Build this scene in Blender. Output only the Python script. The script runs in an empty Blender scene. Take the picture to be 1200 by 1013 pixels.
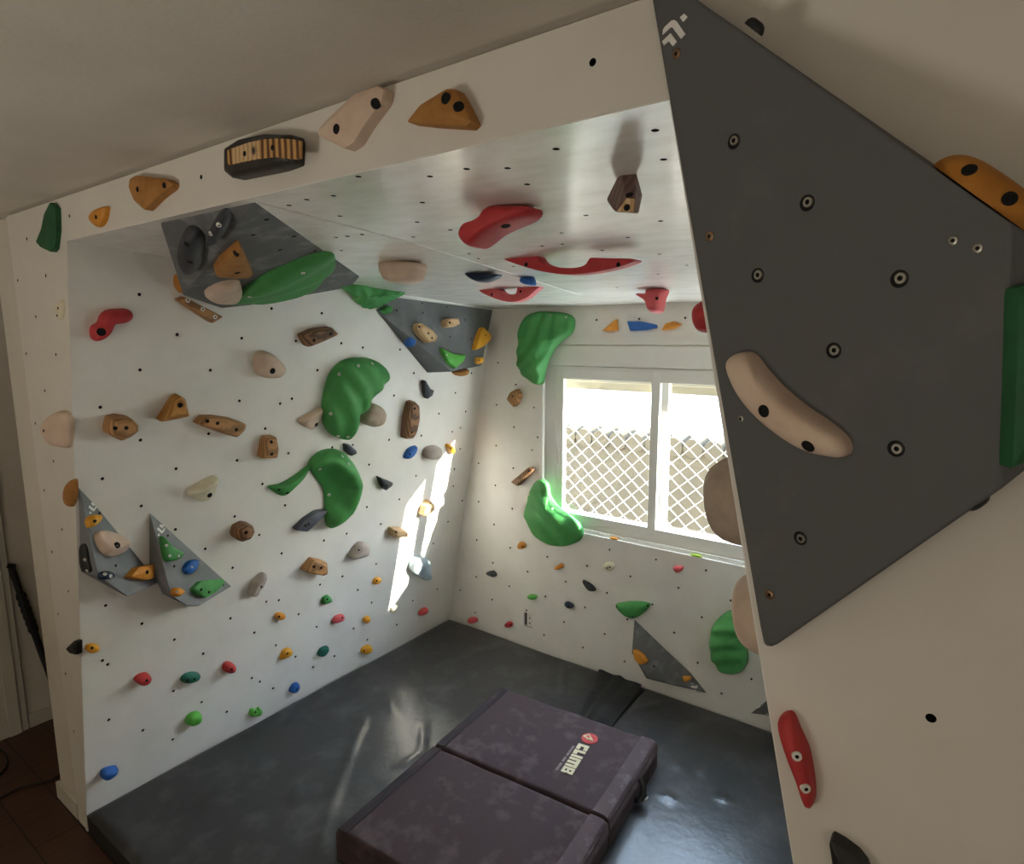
SUN_E, SKY_E, SIDE_FILL_E, UP_FILL_E, EXPO = 33.0, 16.0, 4.6, 27.0, 0.6
import bpy, bmesh, math, random
import numpy as np
from mathutils import Vector, Matrix
from mathutils.bvhtree import BVHTree
random.seed(7)
scn = bpy.context.scene
COL = scn.collection

# ------------------------------------------------------------------ camera (solved from the room's own straight lines)
F_PX, YAW, PITCH, ROLL = 733.44, -0.6336, 0.1524, -0.0029
CAM = np.array([2.9024, -0.828, 2.0527])
def basis():
    cy, sy, cp, sp = math.cos(YAW), math.sin(YAW), math.cos(PITCH), math.sin(PITCH)
    fw = np.array([sy*cp, cy*cp, -sp]); rt = np.array([cy, -sy, 0.]); up = np.cross(rt, fw)
    c, s = math.cos(ROLL), math.sin(ROLL)
    return fw, rt*c+up*s, up*c-rt*s
FW, RT, UP = basis()
def ray(u, v): return FW + RT*(u-600)/F_PX + UP*(506.5-v)/F_PX

class Plane:
    """a wall plane: origin o, unit normal n pointing into the room"""
    def __init__(s, o, n):
        s.o = np.array(o, float); n = np.array(n, float); s.n = n/np.linalg.norm(n)
        a = np.array([0, 0, 1.]) if abs(s.n[2]) < .8 else np.array([0, 1., 0])
        s.v = a - s.n*(a@s.n); s.v /= np.linalg.norm(s.v); s.u = np.cross(s.v, s.n)
    def at(s, px, h=0.):                       # where the sight line through a pixel meets the plane (raised by h)
        d = ray(*px); o = s.o+s.n*h
        return CAM + d*(((o-CAM)@s.n)/(d@s.n))
    def uv(s, p): return np.array([(p-s.o)@s.u, (p-s.o)@s.v])
    def xyz(s, q, h=0.): return s.o+s.u*q[0]+s.v*q[1]+s.n*h
def plane3(a, b, c, towards=CAM):
    a, b, c = map(np.array, (a, b, c)); n = np.cross(b-a, c-a)
    if (np.array(towards)-a)@n < 0: n = -n
    return Plane(a, n)

# ------------------------------------------------------------------ room measures (metres)
D = 2.2437; MZ = 0.104; HB = 2.3575; HT = 2.2149; H = 2.5
XL0, XLT = 0.096, 0.527       # left wall foot / head
XR0, XRT = 3.0252, 2.5508     # right wall foot / head at the front
SPL = -0.20                   # the right wall runs inwards with depth
TH = 0.018                    # plywood
kl = (XLT-XL0)/(HB-MZ); kr = (XRT-XR0)/(HB-MZ); kz = (HT-HB)/D
def xl(z): return XL0+kl*(z-MZ)
def xr(z, y=0): return XR0+kr*(z-MZ)+SPL*y
def zr(y): return HB+kz*y
LW = plane3((xl(0), 0, 0), (xl(0), D, 0), (XLT, 0, HB))
RW = plane3((xr(0), 0, 0), (xr(0, D), D, 0), (XRT, 0, HB), (1.5, 1, 1))
BW = Plane((0, D, 0), (0, -1, 0))
RF = plane3((0, 0, HB), (1, 0, HB), (0, D, HT), (1.5, 1, 1))
FP = Plane((0, 0, 0), (0, -1, 0))

REG = dict(A=(0,200,4),B=(180,220,4),C=(380,300,4),D=(500,120,3.42857),E=(0,430,4),F=(200,430,4),G=(400,430,4),H=(560,350,3.42857),
 I=(60,560,4),J=(0,760,4),K=(250,580,4),L=(500,560,4),M=(650,600,4),N=(380,780,2.85714),O=(750,0,2.66667),P=(750,380,2.66667),
 Q=(0,0,3),R=(300,0,2.4),S=(850,720,3.42857),T=(640,380,3.376),U=(1000,150,4.05),V=(100,780,4),W=(0,600,2.4528),X=(760,0,11.92),
 Y=(255,140,10.909),Z=(85,565,6.316),a=(0,0,1),b=(630,840,11.92),c=(660,770,5.96))
def px(r, pts):
    ox, oy, s = REG[r]; return [(ox+x/s, oy+y/s) for x, y in pts]

# ------------------------------------------------------------------ materials
MATS = {}
def hexc(h):
    c = [int(h[i:i+2], 16)/255 for i in (0, 2, 4)]
    return tuple(x/12.92 if x <= .04045 else ((x+.055)/1.055)**2.4 for x in c)+(1,)
def mat(name, col, rough=.6, col2=None, mix=(.45, .7), nscale=6, bump=0., bscale=120, spec=.5, coat=0, stretch=None, detail=6, metal=0, wave=None, bdist=.002):
    m = bpy.data.materials.new(name); m.use_nodes = True; nt = m.node_tree; N = nt.nodes; Lk = nt.links
    b = N['Principled BSDF']; b.inputs['Base Color'].default_value = hexc(col); b.inputs['Roughness'].default_value = rough
    b.inputs['Specular IOR Level'].default_value = spec; b.inputs['Metallic'].default_value = metal
    b.inputs['Coat Weight'].default_value = coat; b.inputs['Coat Roughness'].default_value = .15
    tc = N.new('ShaderNodeTexCoord'); src = tc.outputs['Object']
    if stretch:
        mp = N.new('ShaderNodeMapping'); mp.inputs['Scale'].default_value = stretch; Lk.new(src, mp.inputs[0]); src = mp.outputs[0]
    if col2:
        if wave:
            t = N.new('ShaderNodeTexWave'); t.inputs['Scale'].default_value = wave[0]; t.inputs['Distortion'].default_value = wave[1]
            t.inputs['Detail'].default_value = 3; t.inputs['Detail Scale'].default_value = 1.2; t.bands_direction = 'DIAGONAL' if len(wave) < 3 else wave[2]
        else:
            t = N.new('ShaderNodeTexNoise'); t.inputs['Scale'].default_value = nscale; t.inputs['Detail'].default_value = detail; t.inputs['Roughness'].default_value = .62
        Lk.new(src, t.inputs['Vector'])
        r = N.new('ShaderNodeValToRGB'); r.color_ramp.elements[0].position = mix[0]; r.color_ramp.elements[1].position = mix[1]
        r.color_ramp.elements[0].color = hexc(col); r.color_ramp.elements[1].color = hexc(col2)
        Lk.new(t.outputs['Fac'], r.inputs[0]); Lk.new(r.outputs[0], b.inputs['Base Color'])
    if bump:
        n2 = N.new('ShaderNodeTexNoise'); n2.inputs['Scale'].default_value = bscale; n2.inputs['Detail'].default_value = 4
        Lk.new(src if stretch else tc.outputs['Object'], n2.inputs['Vector'])
        bp = N.new('ShaderNodeBump'); bp.inputs['Strength'].default_value = bump; bp.inputs['Distance'].default_value = bdist
        Lk.new(n2.outputs['Fac'], bp.inputs['Height']); Lk.new(bp.outputs[0], b.inputs['Normal'])
    MATS[name] = m; return m
mat('wall_paint', 'e9e7e2', .30, 'e1dfd9', (.4, .7), 5, .12, 28, bdist=.004)
mat('roof_paint', 'f2f0ec', .24, 'e0ddd6', (.4, .7), 7, .13, 10, stretch=(1, 2.2, 1), bdist=.006, spec=.6, coat=.25)
mat('front_paint', 'dcd8d0', .5, 'd6d1c8', (.4, .7), 5, .1, 60)
mat('room_plaster', 'd5cfc4', .85, 'cec8bc', (.4, .65), 3, .25, 90)
mat('dark_hole', '0a0a0a', .9)
mat('red', 'c0393c', .6, 'b02f34', (.4, .7), 20, .25, 300)
mat('coral', 'd85e62', .6, 'cb5056', (.4, .7), 20, .25, 300)
mat('green', '4a9b52', .6, '3d8b46', (.4, .7), 9, .25, 260)
mat('bright_green', '5cb548', .55, '4fa53e', (.4, .7), 20, .2, 260)
mat('teal', '1f6f5c', .6, '1a6152', (.4, .7), 20, .2, 260)
mat('dark_green', '1d5a33', .65, '184f2c', (.4, .7), 20, .2, 260)
mat('beige', 'd6c4b2', .75, 'c4ae9a', (.42, .72), 14, .3, 260)
mat('pink_beige', 'd9c4b1', .75, 'cbb09b', (.42, .72), 12, .3, 260)
mat('grey_beige', 'b7a796', .75, '9d8c7c', (.42, .72), 14, .3, 260)
mat('cream', 'e2dcc4', .7, 'd5cdb2', (.42, .7), 20, .2, 260)
mat('ochre', 'b07c3f', .7, '976329', (.42, .72), 16, .3, 220)
mat('amber', 'b87a28', .7, 'a0671c', (.42, .72), 16, .3, 220)
mat('yellow', 'e0a32a', .55, 'cd9020', (.42, .72), 20, .2, 260)
mat('orange', 'd9922f', .55, 'c57f22', (.42, .72), 20, .2, 260)
mat('blue', '2263b4', .5, '1c55a0', (.42, .72), 20, .2, 260)
mat('navy', '1f3450', .45, '192b44', (.42, .72), 20, .2, 260)
mat('charcoal', '34373d', .6, '43474e', (.5, .75), 18, .25, 220)
mat('slate', '565b69', .55, '3b3f4b', (.4, .7), 16, .25, 220)
mat('black', '1a1b1d', .5, '232527', (.4, .7), 18, .2, 220)
mat('ice', 'a9bac0', .65, '8f9fa8', (.42, .7), 10, .25, 220)
mat('stone', 'b5aca4', .75, '968b84', (.42, .72), 16, .3, 220)
mat('wood', 'ba8a58', .6, '8d6843', (.25, .85), wave=(22, 3, 'X'), bump=.15, bscale=90)
mat('wood_dark', '916846', .6, '5c432e', (.25, .85), wave=(22, 3, 'X'), bump=.15, bscale=90)
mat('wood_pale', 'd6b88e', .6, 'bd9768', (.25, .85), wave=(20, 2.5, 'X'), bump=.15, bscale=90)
mat('wood_orange', 'b9843f', .6, '96672f', (.25, .85), wave=(22, 3, 'X'), bump=.15, bscale=90)
mat('wood_brown', '74574e', .5, '5b423a', (.25, .85), wave=(18, 2.5, 'X'), bump=.15, bscale=90)
mat('zebra_wood', 'c7995c', .5, '5f3c1f', (.35, .7), wave=(16, 1.2, 'X'))
mat('burnt_wood', '26241f', .45, '4a4a48', (.5, .8), 14, .3, 60)
mat('volume_grey', '7b7f83', .7, '8e9194', (.5, .8), 9, .2, 300, detail=10)
mat('volume_dark', '58595a', .72, '6c6d6c', (.58, .85), 7, .2, 300, detail=12)
mat('volume_chalk', '66686a', .75, 'a0a2a2', (.5, .8), 9, .2, 260, detail=12)
mat('volume_side', '3b3c3e', .7, '46474a', (.5, .8), 9, .2, 300)
mat('volume_mid', '66696a', .72, '7f8283', (.5, .8), 8, .2, 300, detail=12)
mat('logo_white', 'e8e8e4', .5)
mat('metal', '9a9890', .35, metal=.9)
mat('brass', '8d7258', .4, metal=.8)
mat('vinyl', '323233', .29, '585858', (.5, .82), 6, .2, 26, detail=9, bdist=.006)
mat('vinyl_edge', '232425', .4, bump=.1, bscale=30)
mat('pad_cloth', '483b3d', .92, '6c6061', (.5, .88), 12, .5, 500, spec=.25, detail=12)
mat('pad_binding', '383134', .9, '5f565a', (.6, .9), 14, .5, 500, spec=.25, detail=12)
mat('pad_worn', '5b4e51', .92, '8f8487', (.5, .85), 11, .5, 500, spec=.25, detail=12)
mat('print_cream', 'e3d7b4', .8, 'cfc29e', (.4, .7), 60)
mat('print_faint', '9c9089', .85)
mat('print_red', 'b8403f', .8)
mat('window_white', 'e9e8e3', .35)
mat('shutter', 'cbbfa4', .6)
mat('net', 'e6e4da', .8)
mat('white_plastic', 'e2e0da', .4)
mat('outside_stucco', 'e9e4d8', .9, 'ded8ca', (.4, .7), 4)
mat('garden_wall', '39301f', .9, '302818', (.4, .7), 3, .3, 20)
mat('paving', 'e2ded2', .9, 'd3cdbf', (.4, .7), 3)
mat('leaf', '5f7a3a', .7, '4a652c', (.4, .7), 12)
mat('door_white', 'c9c4ba', .5)
mat('plank_floor', '5a3b2a', .4, '3a2419', (.3, .75), 5, .1, 40, stretch=(14, 1.2, 1))
mat('cable', '101010', .6)
mat('lime', 'a5c93c', .55)
# window glass: see-through with a thin reflection
g = bpy.data.materials.new('glass'); g.use_nodes = True; nt = g.node_tree; nt.nodes.clear()
o_ = nt.nodes.new('ShaderNodeOutputMaterial'); mx = nt.nodes.new('ShaderNodeMixShader'); tr = nt.nodes.new('ShaderNodeBsdfTransparent'); gl = nt.nodes.new('ShaderNodeBsdfGlossy')
tr.inputs[0].default_value = (.96, .97, .96, 1); gl.inputs['Roughness'].default_value = .02; mx.inputs[0].default_value = .05
nt.links.new(tr.outputs[0], mx.inputs[1]); nt.links.new(gl.outputs[0], mx.inputs[2]); nt.links.new(mx.outputs[0], o_.inputs[0]); MATS['glass'] = g
# floor boards with dark joints
def board_floor():
    m = MATS['plank_floor']; N = m.node_tree.nodes; Lk = m.node_tree.links; b = N['Principled BSDF']
    base = b.inputs['Base Color'].links[0].from_socket
    br = N.new('ShaderNodeTexBrick'); br.inputs['Scale'].default_value = 1; br.inputs['Brick Width'].default_value = 1.2; br.inputs['Row Height'].default_value = .16
    br.inputs['Mortar Size'].default_value = .003; br.inputs['Color1'].default_value = (1, 1, 1, 1); br.inputs['Color2'].default_value = (.72, .72, .72, 1); br.inputs['Mortar'].default_value = (.12, .12, .12, 1)
    tc = N.new('ShaderNodeTexCoord'); mp = N.new('ShaderNodeMapping'); mp.inputs['Rotation'].default_value = (0, 0, .0)
    Lk.new(tc.outputs['Object'], mp.inputs[0]); Lk.new(mp.outputs[0], br.inputs['Vector'])
    mm = N.new('ShaderNodeMix'); mm.data_type = 'RGBA'; mm.blend_type = 'MULTIPLY'; mm.inputs[0].default_value = 1
    Lk.new(base, mm.inputs[6]); Lk.new(br.outputs['Color'], mm.inputs[7]); Lk.new(mm.outputs[2], b.inputs['Base Color'])
board_floor()

# ------------------------------------------------------------------ mesh helpers
def link(name, bm, mats, parent=None, origin=None, smooth=None, bevel=0):
    me = bpy.data.meshes.new(name)
    if origin is not None: bmesh.ops.translate(bm, verts=bm.verts, vec=-Vector(origin))
    bm.normal_update(); bm.to_mesh(me); bm.free()
    for m in (mats if isinstance(mats, (list, tuple)) else [mats]): me.materials.append(MATS[m])
    o = bpy.data.objects.new(name, me); COL.objects.link(o)
    if origin is not None: o.location = Vector(origin)
    if parent is not None:
        o.parent = parent; o.location = Vector(origin if origin is not None else (0, 0, 0)) - world_loc(parent)
    if smooth is not None:
        me.polygons.foreach_set('use_smooth', [True]*len(me.polygons)); me.set_sharp_from_angle(angle=math.radians(smooth))
    if bevel:
        md = o.modifiers.new('edge', 'BEVEL'); md.width = bevel; md.segments = 2; md.limit_method = 'ANGLE'; md.angle_limit = math.radians(25)
    return o
def world_loc(o):
    v = Vector(o.location)
    while o.parent: o = o.parent; v += o.location
    return v
def empty(name, loc):
    o = bpy.data.objects.new(name, None); COL.objects.link(o); o.location = Vector(loc); o.empty_display_size = .05; return o
def tag(o, label=None, cat=None, group=None, kind=None):
    if label: o['label'] = label
    if cat: o['category'] = cat
    if group: o['group'] = group
    if kind: o['kind'] = kind
    return o
def box(bm, a, b, mi=0):
    x0, y0, z0 = a; x1, y1, z1 = b
    v = [bm.verts.new(p) for p in ((x0,y0,z0),(x1,y0,z0),(x1,y1,z0),(x0,y1,z0),(x0,y0,z1),(x1,y0,z1),(x1,y1,z1),(x0,y1,z1))]
    for f in ((0,3,2,1),(4,5,6,7),(0,1,5,4),(1,2,6,5),(2,3,7,6),(3,0,4,7)): bm.faces.new([v[i] for i in f]).material_index = mi
    return v
def prism(bm, pts, vec, mi=0):
    """polygon pts swept by vec"""
    a = [bm.verts.new(Vector(p)) for p in pts]; b = [bm.verts.new(Vector(p)+Vector(vec)) for p in pts]; n = len(a)
    fs = [bm.faces.new(a), bm.faces.new(b[::-1])]+[bm.faces.new((a[i], b[i], b[(i+1) % n], a[(i+1) % n])) for i in range(n)]
    for f in fs: f.material_index = mi
    bmesh.ops.recalc_face_normals(bm, faces=fs); return fs
def tube(bm, pts, r, n=8, cap=True, mi=0):
    pts = [Vector(p) for p in pts]; rr = r if isinstance(r, (list, tuple)) else [r]*len(pts); rings = []
    up = Vector((0, 0, 1)); prev = None
    for i, p in enumerate(pts):
        t = (pts[min(i+1, len(pts)-1)]-pts[max(i-1, 0)]).normalized()
        if prev is None:
            a = t.cross(up if abs(t.z) < .9 else Vector((1, 0, 0))).normalized()
        else:
            a = (prev-t*prev.dot(t)).normalized()
        prev = a; b = t.cross(a)
        rings.append([bm.verts.new(p+(a*math.cos(k*2*math.pi/n)+b*math.sin(k*2*math.pi/n))*rr[i]) for k in range(n)])
    for i in range(len(rings)-1):
        for k in range(n): bm.faces.new((rings[i][k], rings[i][(k+1) % n], rings[i+1][(k+1) % n], rings[i+1][k])).material_index = mi
    if cap: bm.faces.new(rings[0][::-1]).material_index = mi; bm.faces.new(rings[-1]).material_index = mi
def frame_axes(n):
    n = Vector(n).normalized(); a = n.cross(Vector((0, 0, 1)) if abs(n.z) < .9 else Vector((1, 0, 0))).normalized(); return a, n.cross(a), n
def disc(bm, c, n, r, h, seg=14, mi=0, inner=0, mi2=0, below=.003):
    """low cylinder standing on c along n; inner>0 adds a sunk socket of material mi2"""
    a, b, n = frame_axes(n); c = Vector(c)
    ring = lambda rad, hh: [bm.verts.new(c+n*hh+(a*math.cos(2*math.pi*k/seg)+b*math.sin(2*math.pi*k/seg))*rad) for k in range(seg)]
    def strip(p, q, m):
        for k in range(seg): bm.faces.new((p[k], p[(k+1) % seg], q[(k+1) % seg], q[k])).material_index = m
    r0 = ring(r, -below); r1 = ring(r, h*.7); r2 = ring(r*.88, h); strip(r0, r1, mi); strip(r1, r2, mi)
    if inner:
        r3 = ring(inner, h); r4 = ring(inner*.95, h*.25); strip(r2, r3, mi); strip(r3, r4, mi2); bm.faces.new(r4).material_index = mi2
    else: bm.faces.new(r2).material_index = mi
    bm.faces.new(r0[::-1]).material_index = mi

def bake_cut(o, cut_bm, cut_mats):
    """real bored holes: boolean difference, applied"""
    c = link('cutter', cut_bm, cut_mats)
    md = o.modifiers.new('holes', 'BOOLEAN'); md.operation = 'DIFFERENCE'; md.solver = 'EXACT'; md.object = c
    try: md.material_mode = 'TRANSFER'
    except Exception: pass
    dg = bpy.context.evaluated_depsgraph_get(); dg.update()
    me = bpy.data.meshes.new_from_object(o.evaluated_get(dg), depsgraph=dg)
    o.modifiers.clear(); old = o.data; o.data = me; me.name = o.name
    bpy.data.meshes.remove(old); cm = c.data; bpy.data.objects.remove(c); bpy.data.meshes.remove(cm)
def dedupe(pts, d=5):
    out = []
    for p in pts:
        if all((p[0]-q[0])**2+(p[1]-q[1])**2 > d*d for q in out): out.append(p)
    return out
def bores(bm, pl, pts, r=.0062, depth=.014, seg=12, mi=0):
    for p in dedupe(pts):
        c = pl.at(p); a, b, n = frame_axes(pl.n); c = Vector(c)
        lo = [c-n*depth+(a*math.cos(2*math.pi*k/seg)+b*math.sin(2*math.pi*k/seg))*r for k in range(seg)]
        prism(bm, lo, n*(depth+.01), mi)

# ------------------------------------------------------------------ outlines
def catmull(P, n):
    P = [np.array(p, float) for p in P]; m = len(P); out = []
    for i in range(m):
        p0, p1, p2, p3 = P[i-1], P[i], P[(i+1) % m], P[(i+2) % m]
        for t in np.linspace(0, 1, 10, endpoint=False):
            out.append(.5*((2*p1)+(-p0+p2)*t+(2*p0-5*p1+4*p2-p3)*t*t+(-p0+3*p1-3*p2+p3)*t**3))
    return resample(out, n)
def resample(Q, n):
    Q = np.array(Q+[Q[0]]); s = np.r_[0, np.cumsum(np.linalg.norm(np.diff(Q, axis=0), axis=1))]
    t = np.linspace(0, s[-1], n, endpoint=False); return np.stack([np.interp(t, s, Q[:, 0]), np.interp(t, s, Q[:, 1])], 1)
def chamfered(P, frac, n):
    out = []; m = len(P); P = [np.array(p, float) for p in P]
    for i in range(m):
        a, b, c = P[i-1], P[i], P[(i+1) % m]
        out += [b+(a-b)*frac, b+((a+c)/2-b)*frac*.42, b+(c-b)*frac]
    return resample([np.array(q) for q in out], n) if n else np.array(out)
def area(Q): x, y = Q[:, 0], Q[:, 1]; return .5*np.sum(x*np.roll(y, -1)-y*np.roll(x, -1))
def seg_dist(q, pts):
    best = 1e9
    for a, b in zip(pts[:-1], pts[1:]):
        t = np.clip((q-a)@(b-a)/max((b-a)@(b-a), 1e-12), 0, 1); best = min(best, np.linalg.norm(q-a-(b-a)*t))
    return best

def bolt(o, parent_tris, p, kind='dark', r=.0075):
    """bolt (or bolt recess) seated where the sight line meets the hold"""
    hit, nor, _, _ = parent_tris.ray_cast(Vector(CAM), Vector(ray(*p)))
    if hit is None: return
    if nor.dot(Vector(CAM)-hit) < 0: nor = -nor
    bm = bmesh.new()
    if kind == 'dark': disc(bm, hit, nor, r, .0012, mi=0, inner=r*.6, mi2=0); ms = ['dark_hole']; nm = 'bolt_hole'
    elif kind == 'metal': disc(bm, hit, nor, r, .004, mi=0, inner=r*.45, mi2=1); ms = ['metal', 'dark_hole']; nm = 'bolt'
    else: disc(bm, hit, nor, r, .0025, mi=0, inner=r*.4, mi2=1); ms = ['white_plastic', 'dark_hole']; nm = 'screw'
    link(nm, bm, ms, o, hit, 40)

def tris_of(o):
    me = o.data; w = world_loc(o)
    return BVHTree.FromPolygons([Vector(v.co)+w for v in me.vertices], [tuple(p.vertices) for p in me.polygons])

def hold(pl, reg, material, h, label, pts, bolts=(), bk='dark', br=.0075, sharp=0, flat=0., e=.55, rings=9, n=56, apex=None, crest=None, cw=.5, ck=.6,
         ripple=None, cat='climbing hold', name='climbing_hold', group=None, side=0, off=.38, lift=0):
    """a bolted-on hold: outline traced on the wall plane, rising to h in a rounded or chamfered body"""
    P = px(reg, pts); Q = np.array([pl.uv(pl.at(p, h*off+lift)) for p in P])
    Q = chamfered(Q, sharp, None) if sharp else catmull(Q, n)
    if sharp and flat == 0: Q = resample(list(Q), n)
    if area(Q) < 0: Q = Q[::-1]
    Q = Q.mean(0)+(Q-Q.mean(0))*(.975 if h > .08 else .95)
    size = math.sqrt(abs(area(Q)))
    c = pl.uv(pl.at(px(reg, [apex])[0], h*.6)) if apex is not None else Q.mean(0)
    cr = [pl.uv(pl.at(p, h*.7)) for p in px(reg, crest)] if crest else None
    prof = []
    if sharp and flat:
        prof = [(1.0, 0.), (1.0, .62), (.97, .74), (flat+(.97-flat)*.45, .93), (flat, 1.0), (flat*.5, 1.0)]
    else:
        for j in range(rings+1):
            a = j/rings*math.pi/2
            s = flat+(1-flat)*max(math.cos(a), 0)**e; prof.append((s if j else 1., math.sin(a)))
        if side: prof = [(1., 0.)]+[(s, side+(1-side)*z) for s, z in prof]
        if not flat: prof[-1] = (.04, prof[-1][1])
    bm = bmesh.new(); R = []
    for s, z in prof:
        ring = []
        for q in Q:
            w = c+(q-c)*s; hh = h*z
            if cr is not None:
                hh *= (1-ck)+ck*math.exp(-(seg_dist(w, cr)/(cw*size))**2)
            if ripple and z > .05:
                ang, k, amp, bend = ripple; d = w-c; d = d/size
                f = d[0]*math.cos(ang)+d[1]*math.sin(ang)+bend*(-d[0]*math.sin(ang)+d[1]*math.cos(ang))**2
                hh += amp*math.sin(2*math.pi*k*f)*min(1, 3*z*(1.02-z*.5))
            ring.append(bm.verts.new(Vector(pl.xyz(w, (hh if z > 0 else -.0025)+lift))))
        R.append(ring)
    m = len(Q)
    for A_, B_ in zip(R[:-1], R[1:]):
        for k in range(m): bm.faces.new((A_[k], A_[(k+1) % m], B_[(k+1) % m], B_[k]))
    bm.faces.new(R[-1]); bm.faces.new(R[0][::-1])
    bmesh.ops.recalc_face_normals(bm, faces=bm.faces[:])
    o = link(name, bm, material, None, pl.xyz(Q.mean(0), lift), 28 if sharp else 50)
    tag(o, label, cat, group)
    if bolts:
        t = tris_of(o)
        for p in px(reg, bolts): bolt(o, t, p, bk, br)
    return o

def hullvol(verts, material, label, group='grey angular volumes', bevel=.004, name='climbing_volume'):
    bm = bmesh.new()
    for v in verts: bm.verts.new(Vector(v))
    r = bmesh.ops.convex_hull(bm, input=bm.verts[:])
    junk = list({g for g in r['geom_interior']+r['geom_unused'] if isinstance(g, bmesh.types.BMVert)})
    if junk: bmesh.ops.delete(bm, geom=junk, context='VERTS')
    bmesh.ops.dissolve_limit(bm, angle_limit=math.radians(1), verts=bm.verts[:], edges=bm.edges[:])
    bmesh.ops.recalc_face_normals(bm, faces=bm.faces[:])
    c = np.mean(np.array(verts, float), 0)
    o = link(name, bm, material, None, c, 20, bevel); tag(o, label, 'climbing volume', group); return o
CHEV = [[(205,490),(215,415),(240,375),(330,290),(370,280),(405,300),(525,480),(465,545),(345,385),(320,385)],
        [(200,580),(320,465),(405,585),(350,650),(295,575),(225,635)], [(510,190),(555,240),(495,310),(450,245)]]
def emblem(o, pl, polys):
    bm = bmesh.new()
    for P in polys: prism(bm, [pl.at(p, -.0005) for p in P], pl.n*.0016)
    c = pl.at(polys[0][0]); return link('emblem', bm, 'logo_white', o, c)
def emblem_at(o, pl, ctr, s, rot):
    ca, sa = math.cos(rot), math.sin(rot)
    emblem(o, pl, [[(ctr[0]+s*((x-365)*ca-(y-420)*sa)/350, ctr[1]+s*((x-365)*sa+(y-420)*ca)/350) for x, y in P] for P in CHEV])
def holes_on(o, pl, pts, r=.006):
    for p in pts:
        bm = bmesh.new(); c = pl.at(p); disc(bm, c, pl.n, r, .0008, 12, below=.002); link('bolt_hole', bm, 'dark_hole', o, c, 40)

# ================================================================== THE ROOM
def struct(o): o['kind'] = 'structure'; return o
# --- bored T-nut holes, traced wall by wall
HL = px('A',[(653,581),(830,769),(1133,786),(656,935),(986,936)])+px('B',[(110,690),(413,705),(265,855),(667,719),(788,589),(880,730),(980,750),(1155,759),(768,856),(648,990),(553,567)]) \
 +px('E',[(657,15),(986,15),(470,190),(1122,160),(658,344),(978,314),(825,478),(1111,439),(480,525),(662,653),(1100,702),(822,763),(962,854),(1090,943)]) \
 +px('F',[(322,160),(568,150),(513,173),(688,17),(186,15),(1140,30),(443,290),(552,406),(430,550),(1047,135),(1024,343),(930,459),(757,378),(853,367),(536,650),(415,789),(718,815),(520,875),(920,658),(985,738),(1072,622),(1150,511),(1175,323),(825,783),(963,925),(805,983)]) \
 +px('C',[(80,410),(180,430),(354,440),(420,550),(327,655),(305,863),(212,978),(455,842),(615,642),(663,730),(537,740),(690,550),(637,806),(600,825),(637,905)]) \
 +px('G',[(457,220),(535,123),(583,210),(557,288),(557,385),(530,480),(525,560),(350,511),(130,459),(375,323),(270,622),(120,659),(185,737),(25,783),(567,628),(500,727),(430,829),(163,925),(5,983)]) \
 +px('K',[(100,102),(335,50),(215,187),(320,273),(90,343),(517,214),(624,183),(786,136),(872,22),(763,325),(605,382),(500,422),(677,447),(742,506),(307,495),(400,560),(248,502),(80,580),(192,647),(293,706),(484,620),(657,628),(385,760),(568,757),(467,809),(180,860),(218,877),(280,908),(860,610),(935,497),(1030,230),(1050,443),(722,680)]) \
 +px('I',[(422,132),(582,243),(722,333),(255,600),(425,685),(577,760),(712,826),(265,876),(240,858),(840,660),(953,727),(1067,575),(1160,640),(1053,787),(850,423),(1080,354),(860,182),(990,30),(940,940),(1040,988),(978,957)]) \
 +px('V',[(110,256),(270,305),(413,121),(545,173),(663,218),(410,348),(780,60),(880,107),(818,77),(1067,10)])
HBK = px('H',[(80,258),(75,427),(225,438),(152,346),(145,517),(73,591),(218,609),(142,682),(240,558),(70,751),(138,845),(65,908),(3,662),(3,817),(477,86),(648,82),(833,78)]) \
 +px('L',[(322,37),(240,114),(400,146),(315,219),(235,292),(392,329),(310,399),(565,371),(473,441),(232,465),(157,527),(387,509),(307,572),(652,488),(752,414),(857,338),(1075,384),(955,463),(845,540),(742,609),(557,557),(468,622),(228,633),(643,677),(550,738),(834,733),(732,797),(1058,594),(940,665),(928,862),(1160,727),(1180,517)]) \
 +px('M',[(258,178),(152,256),(52,327),(475,224),(355,303),(245,379),(709,275),(580,357),(142,450),(43,516),(458,434),(233,572),(132,637),(690,495),(825,416),(561,567),(342,507),(670,708),(328,702),(922,785),(782,852)])
HRF = px('D',[(520,188),(160,268),(325,265),(403,330),(918,113),(952,230),(640,455),(543,525),(463,578),(545,570),(940,477),(808,543),(935,610),(705,595),(13,298),(95,513),(170,608),(207,628),(348,660),(765,745),(1045,655),(930,690)]) \
 +px('R',[(288,497),(490,496),(218,551),(468,570),(236,608),(453,625),(93,578),(143,562),(225,668),(298,660),(257,665),(442,667),(240,705),(925,606),(1138,622),(1045,667),(860,656)])
HFP = px('A',[(125,320),(215,493),(83,515),(168,685),(122,858),(262,863),(325,213),(943,30)])+px('E',[(210,112),(165,265),(250,443),(207,580),(290,763),(243,868)])+px('Q',[(93,838)]) \
 +px('I',[(50,243),(80,533),(32,640),(67,920)])+px('J',[(308,120),(345,390)])

def panel(name, pts, vec, paint):
    bm = bmesh.new(); prism(bm, pts, vec); return struct(link(name, bm, [paint]))
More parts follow.
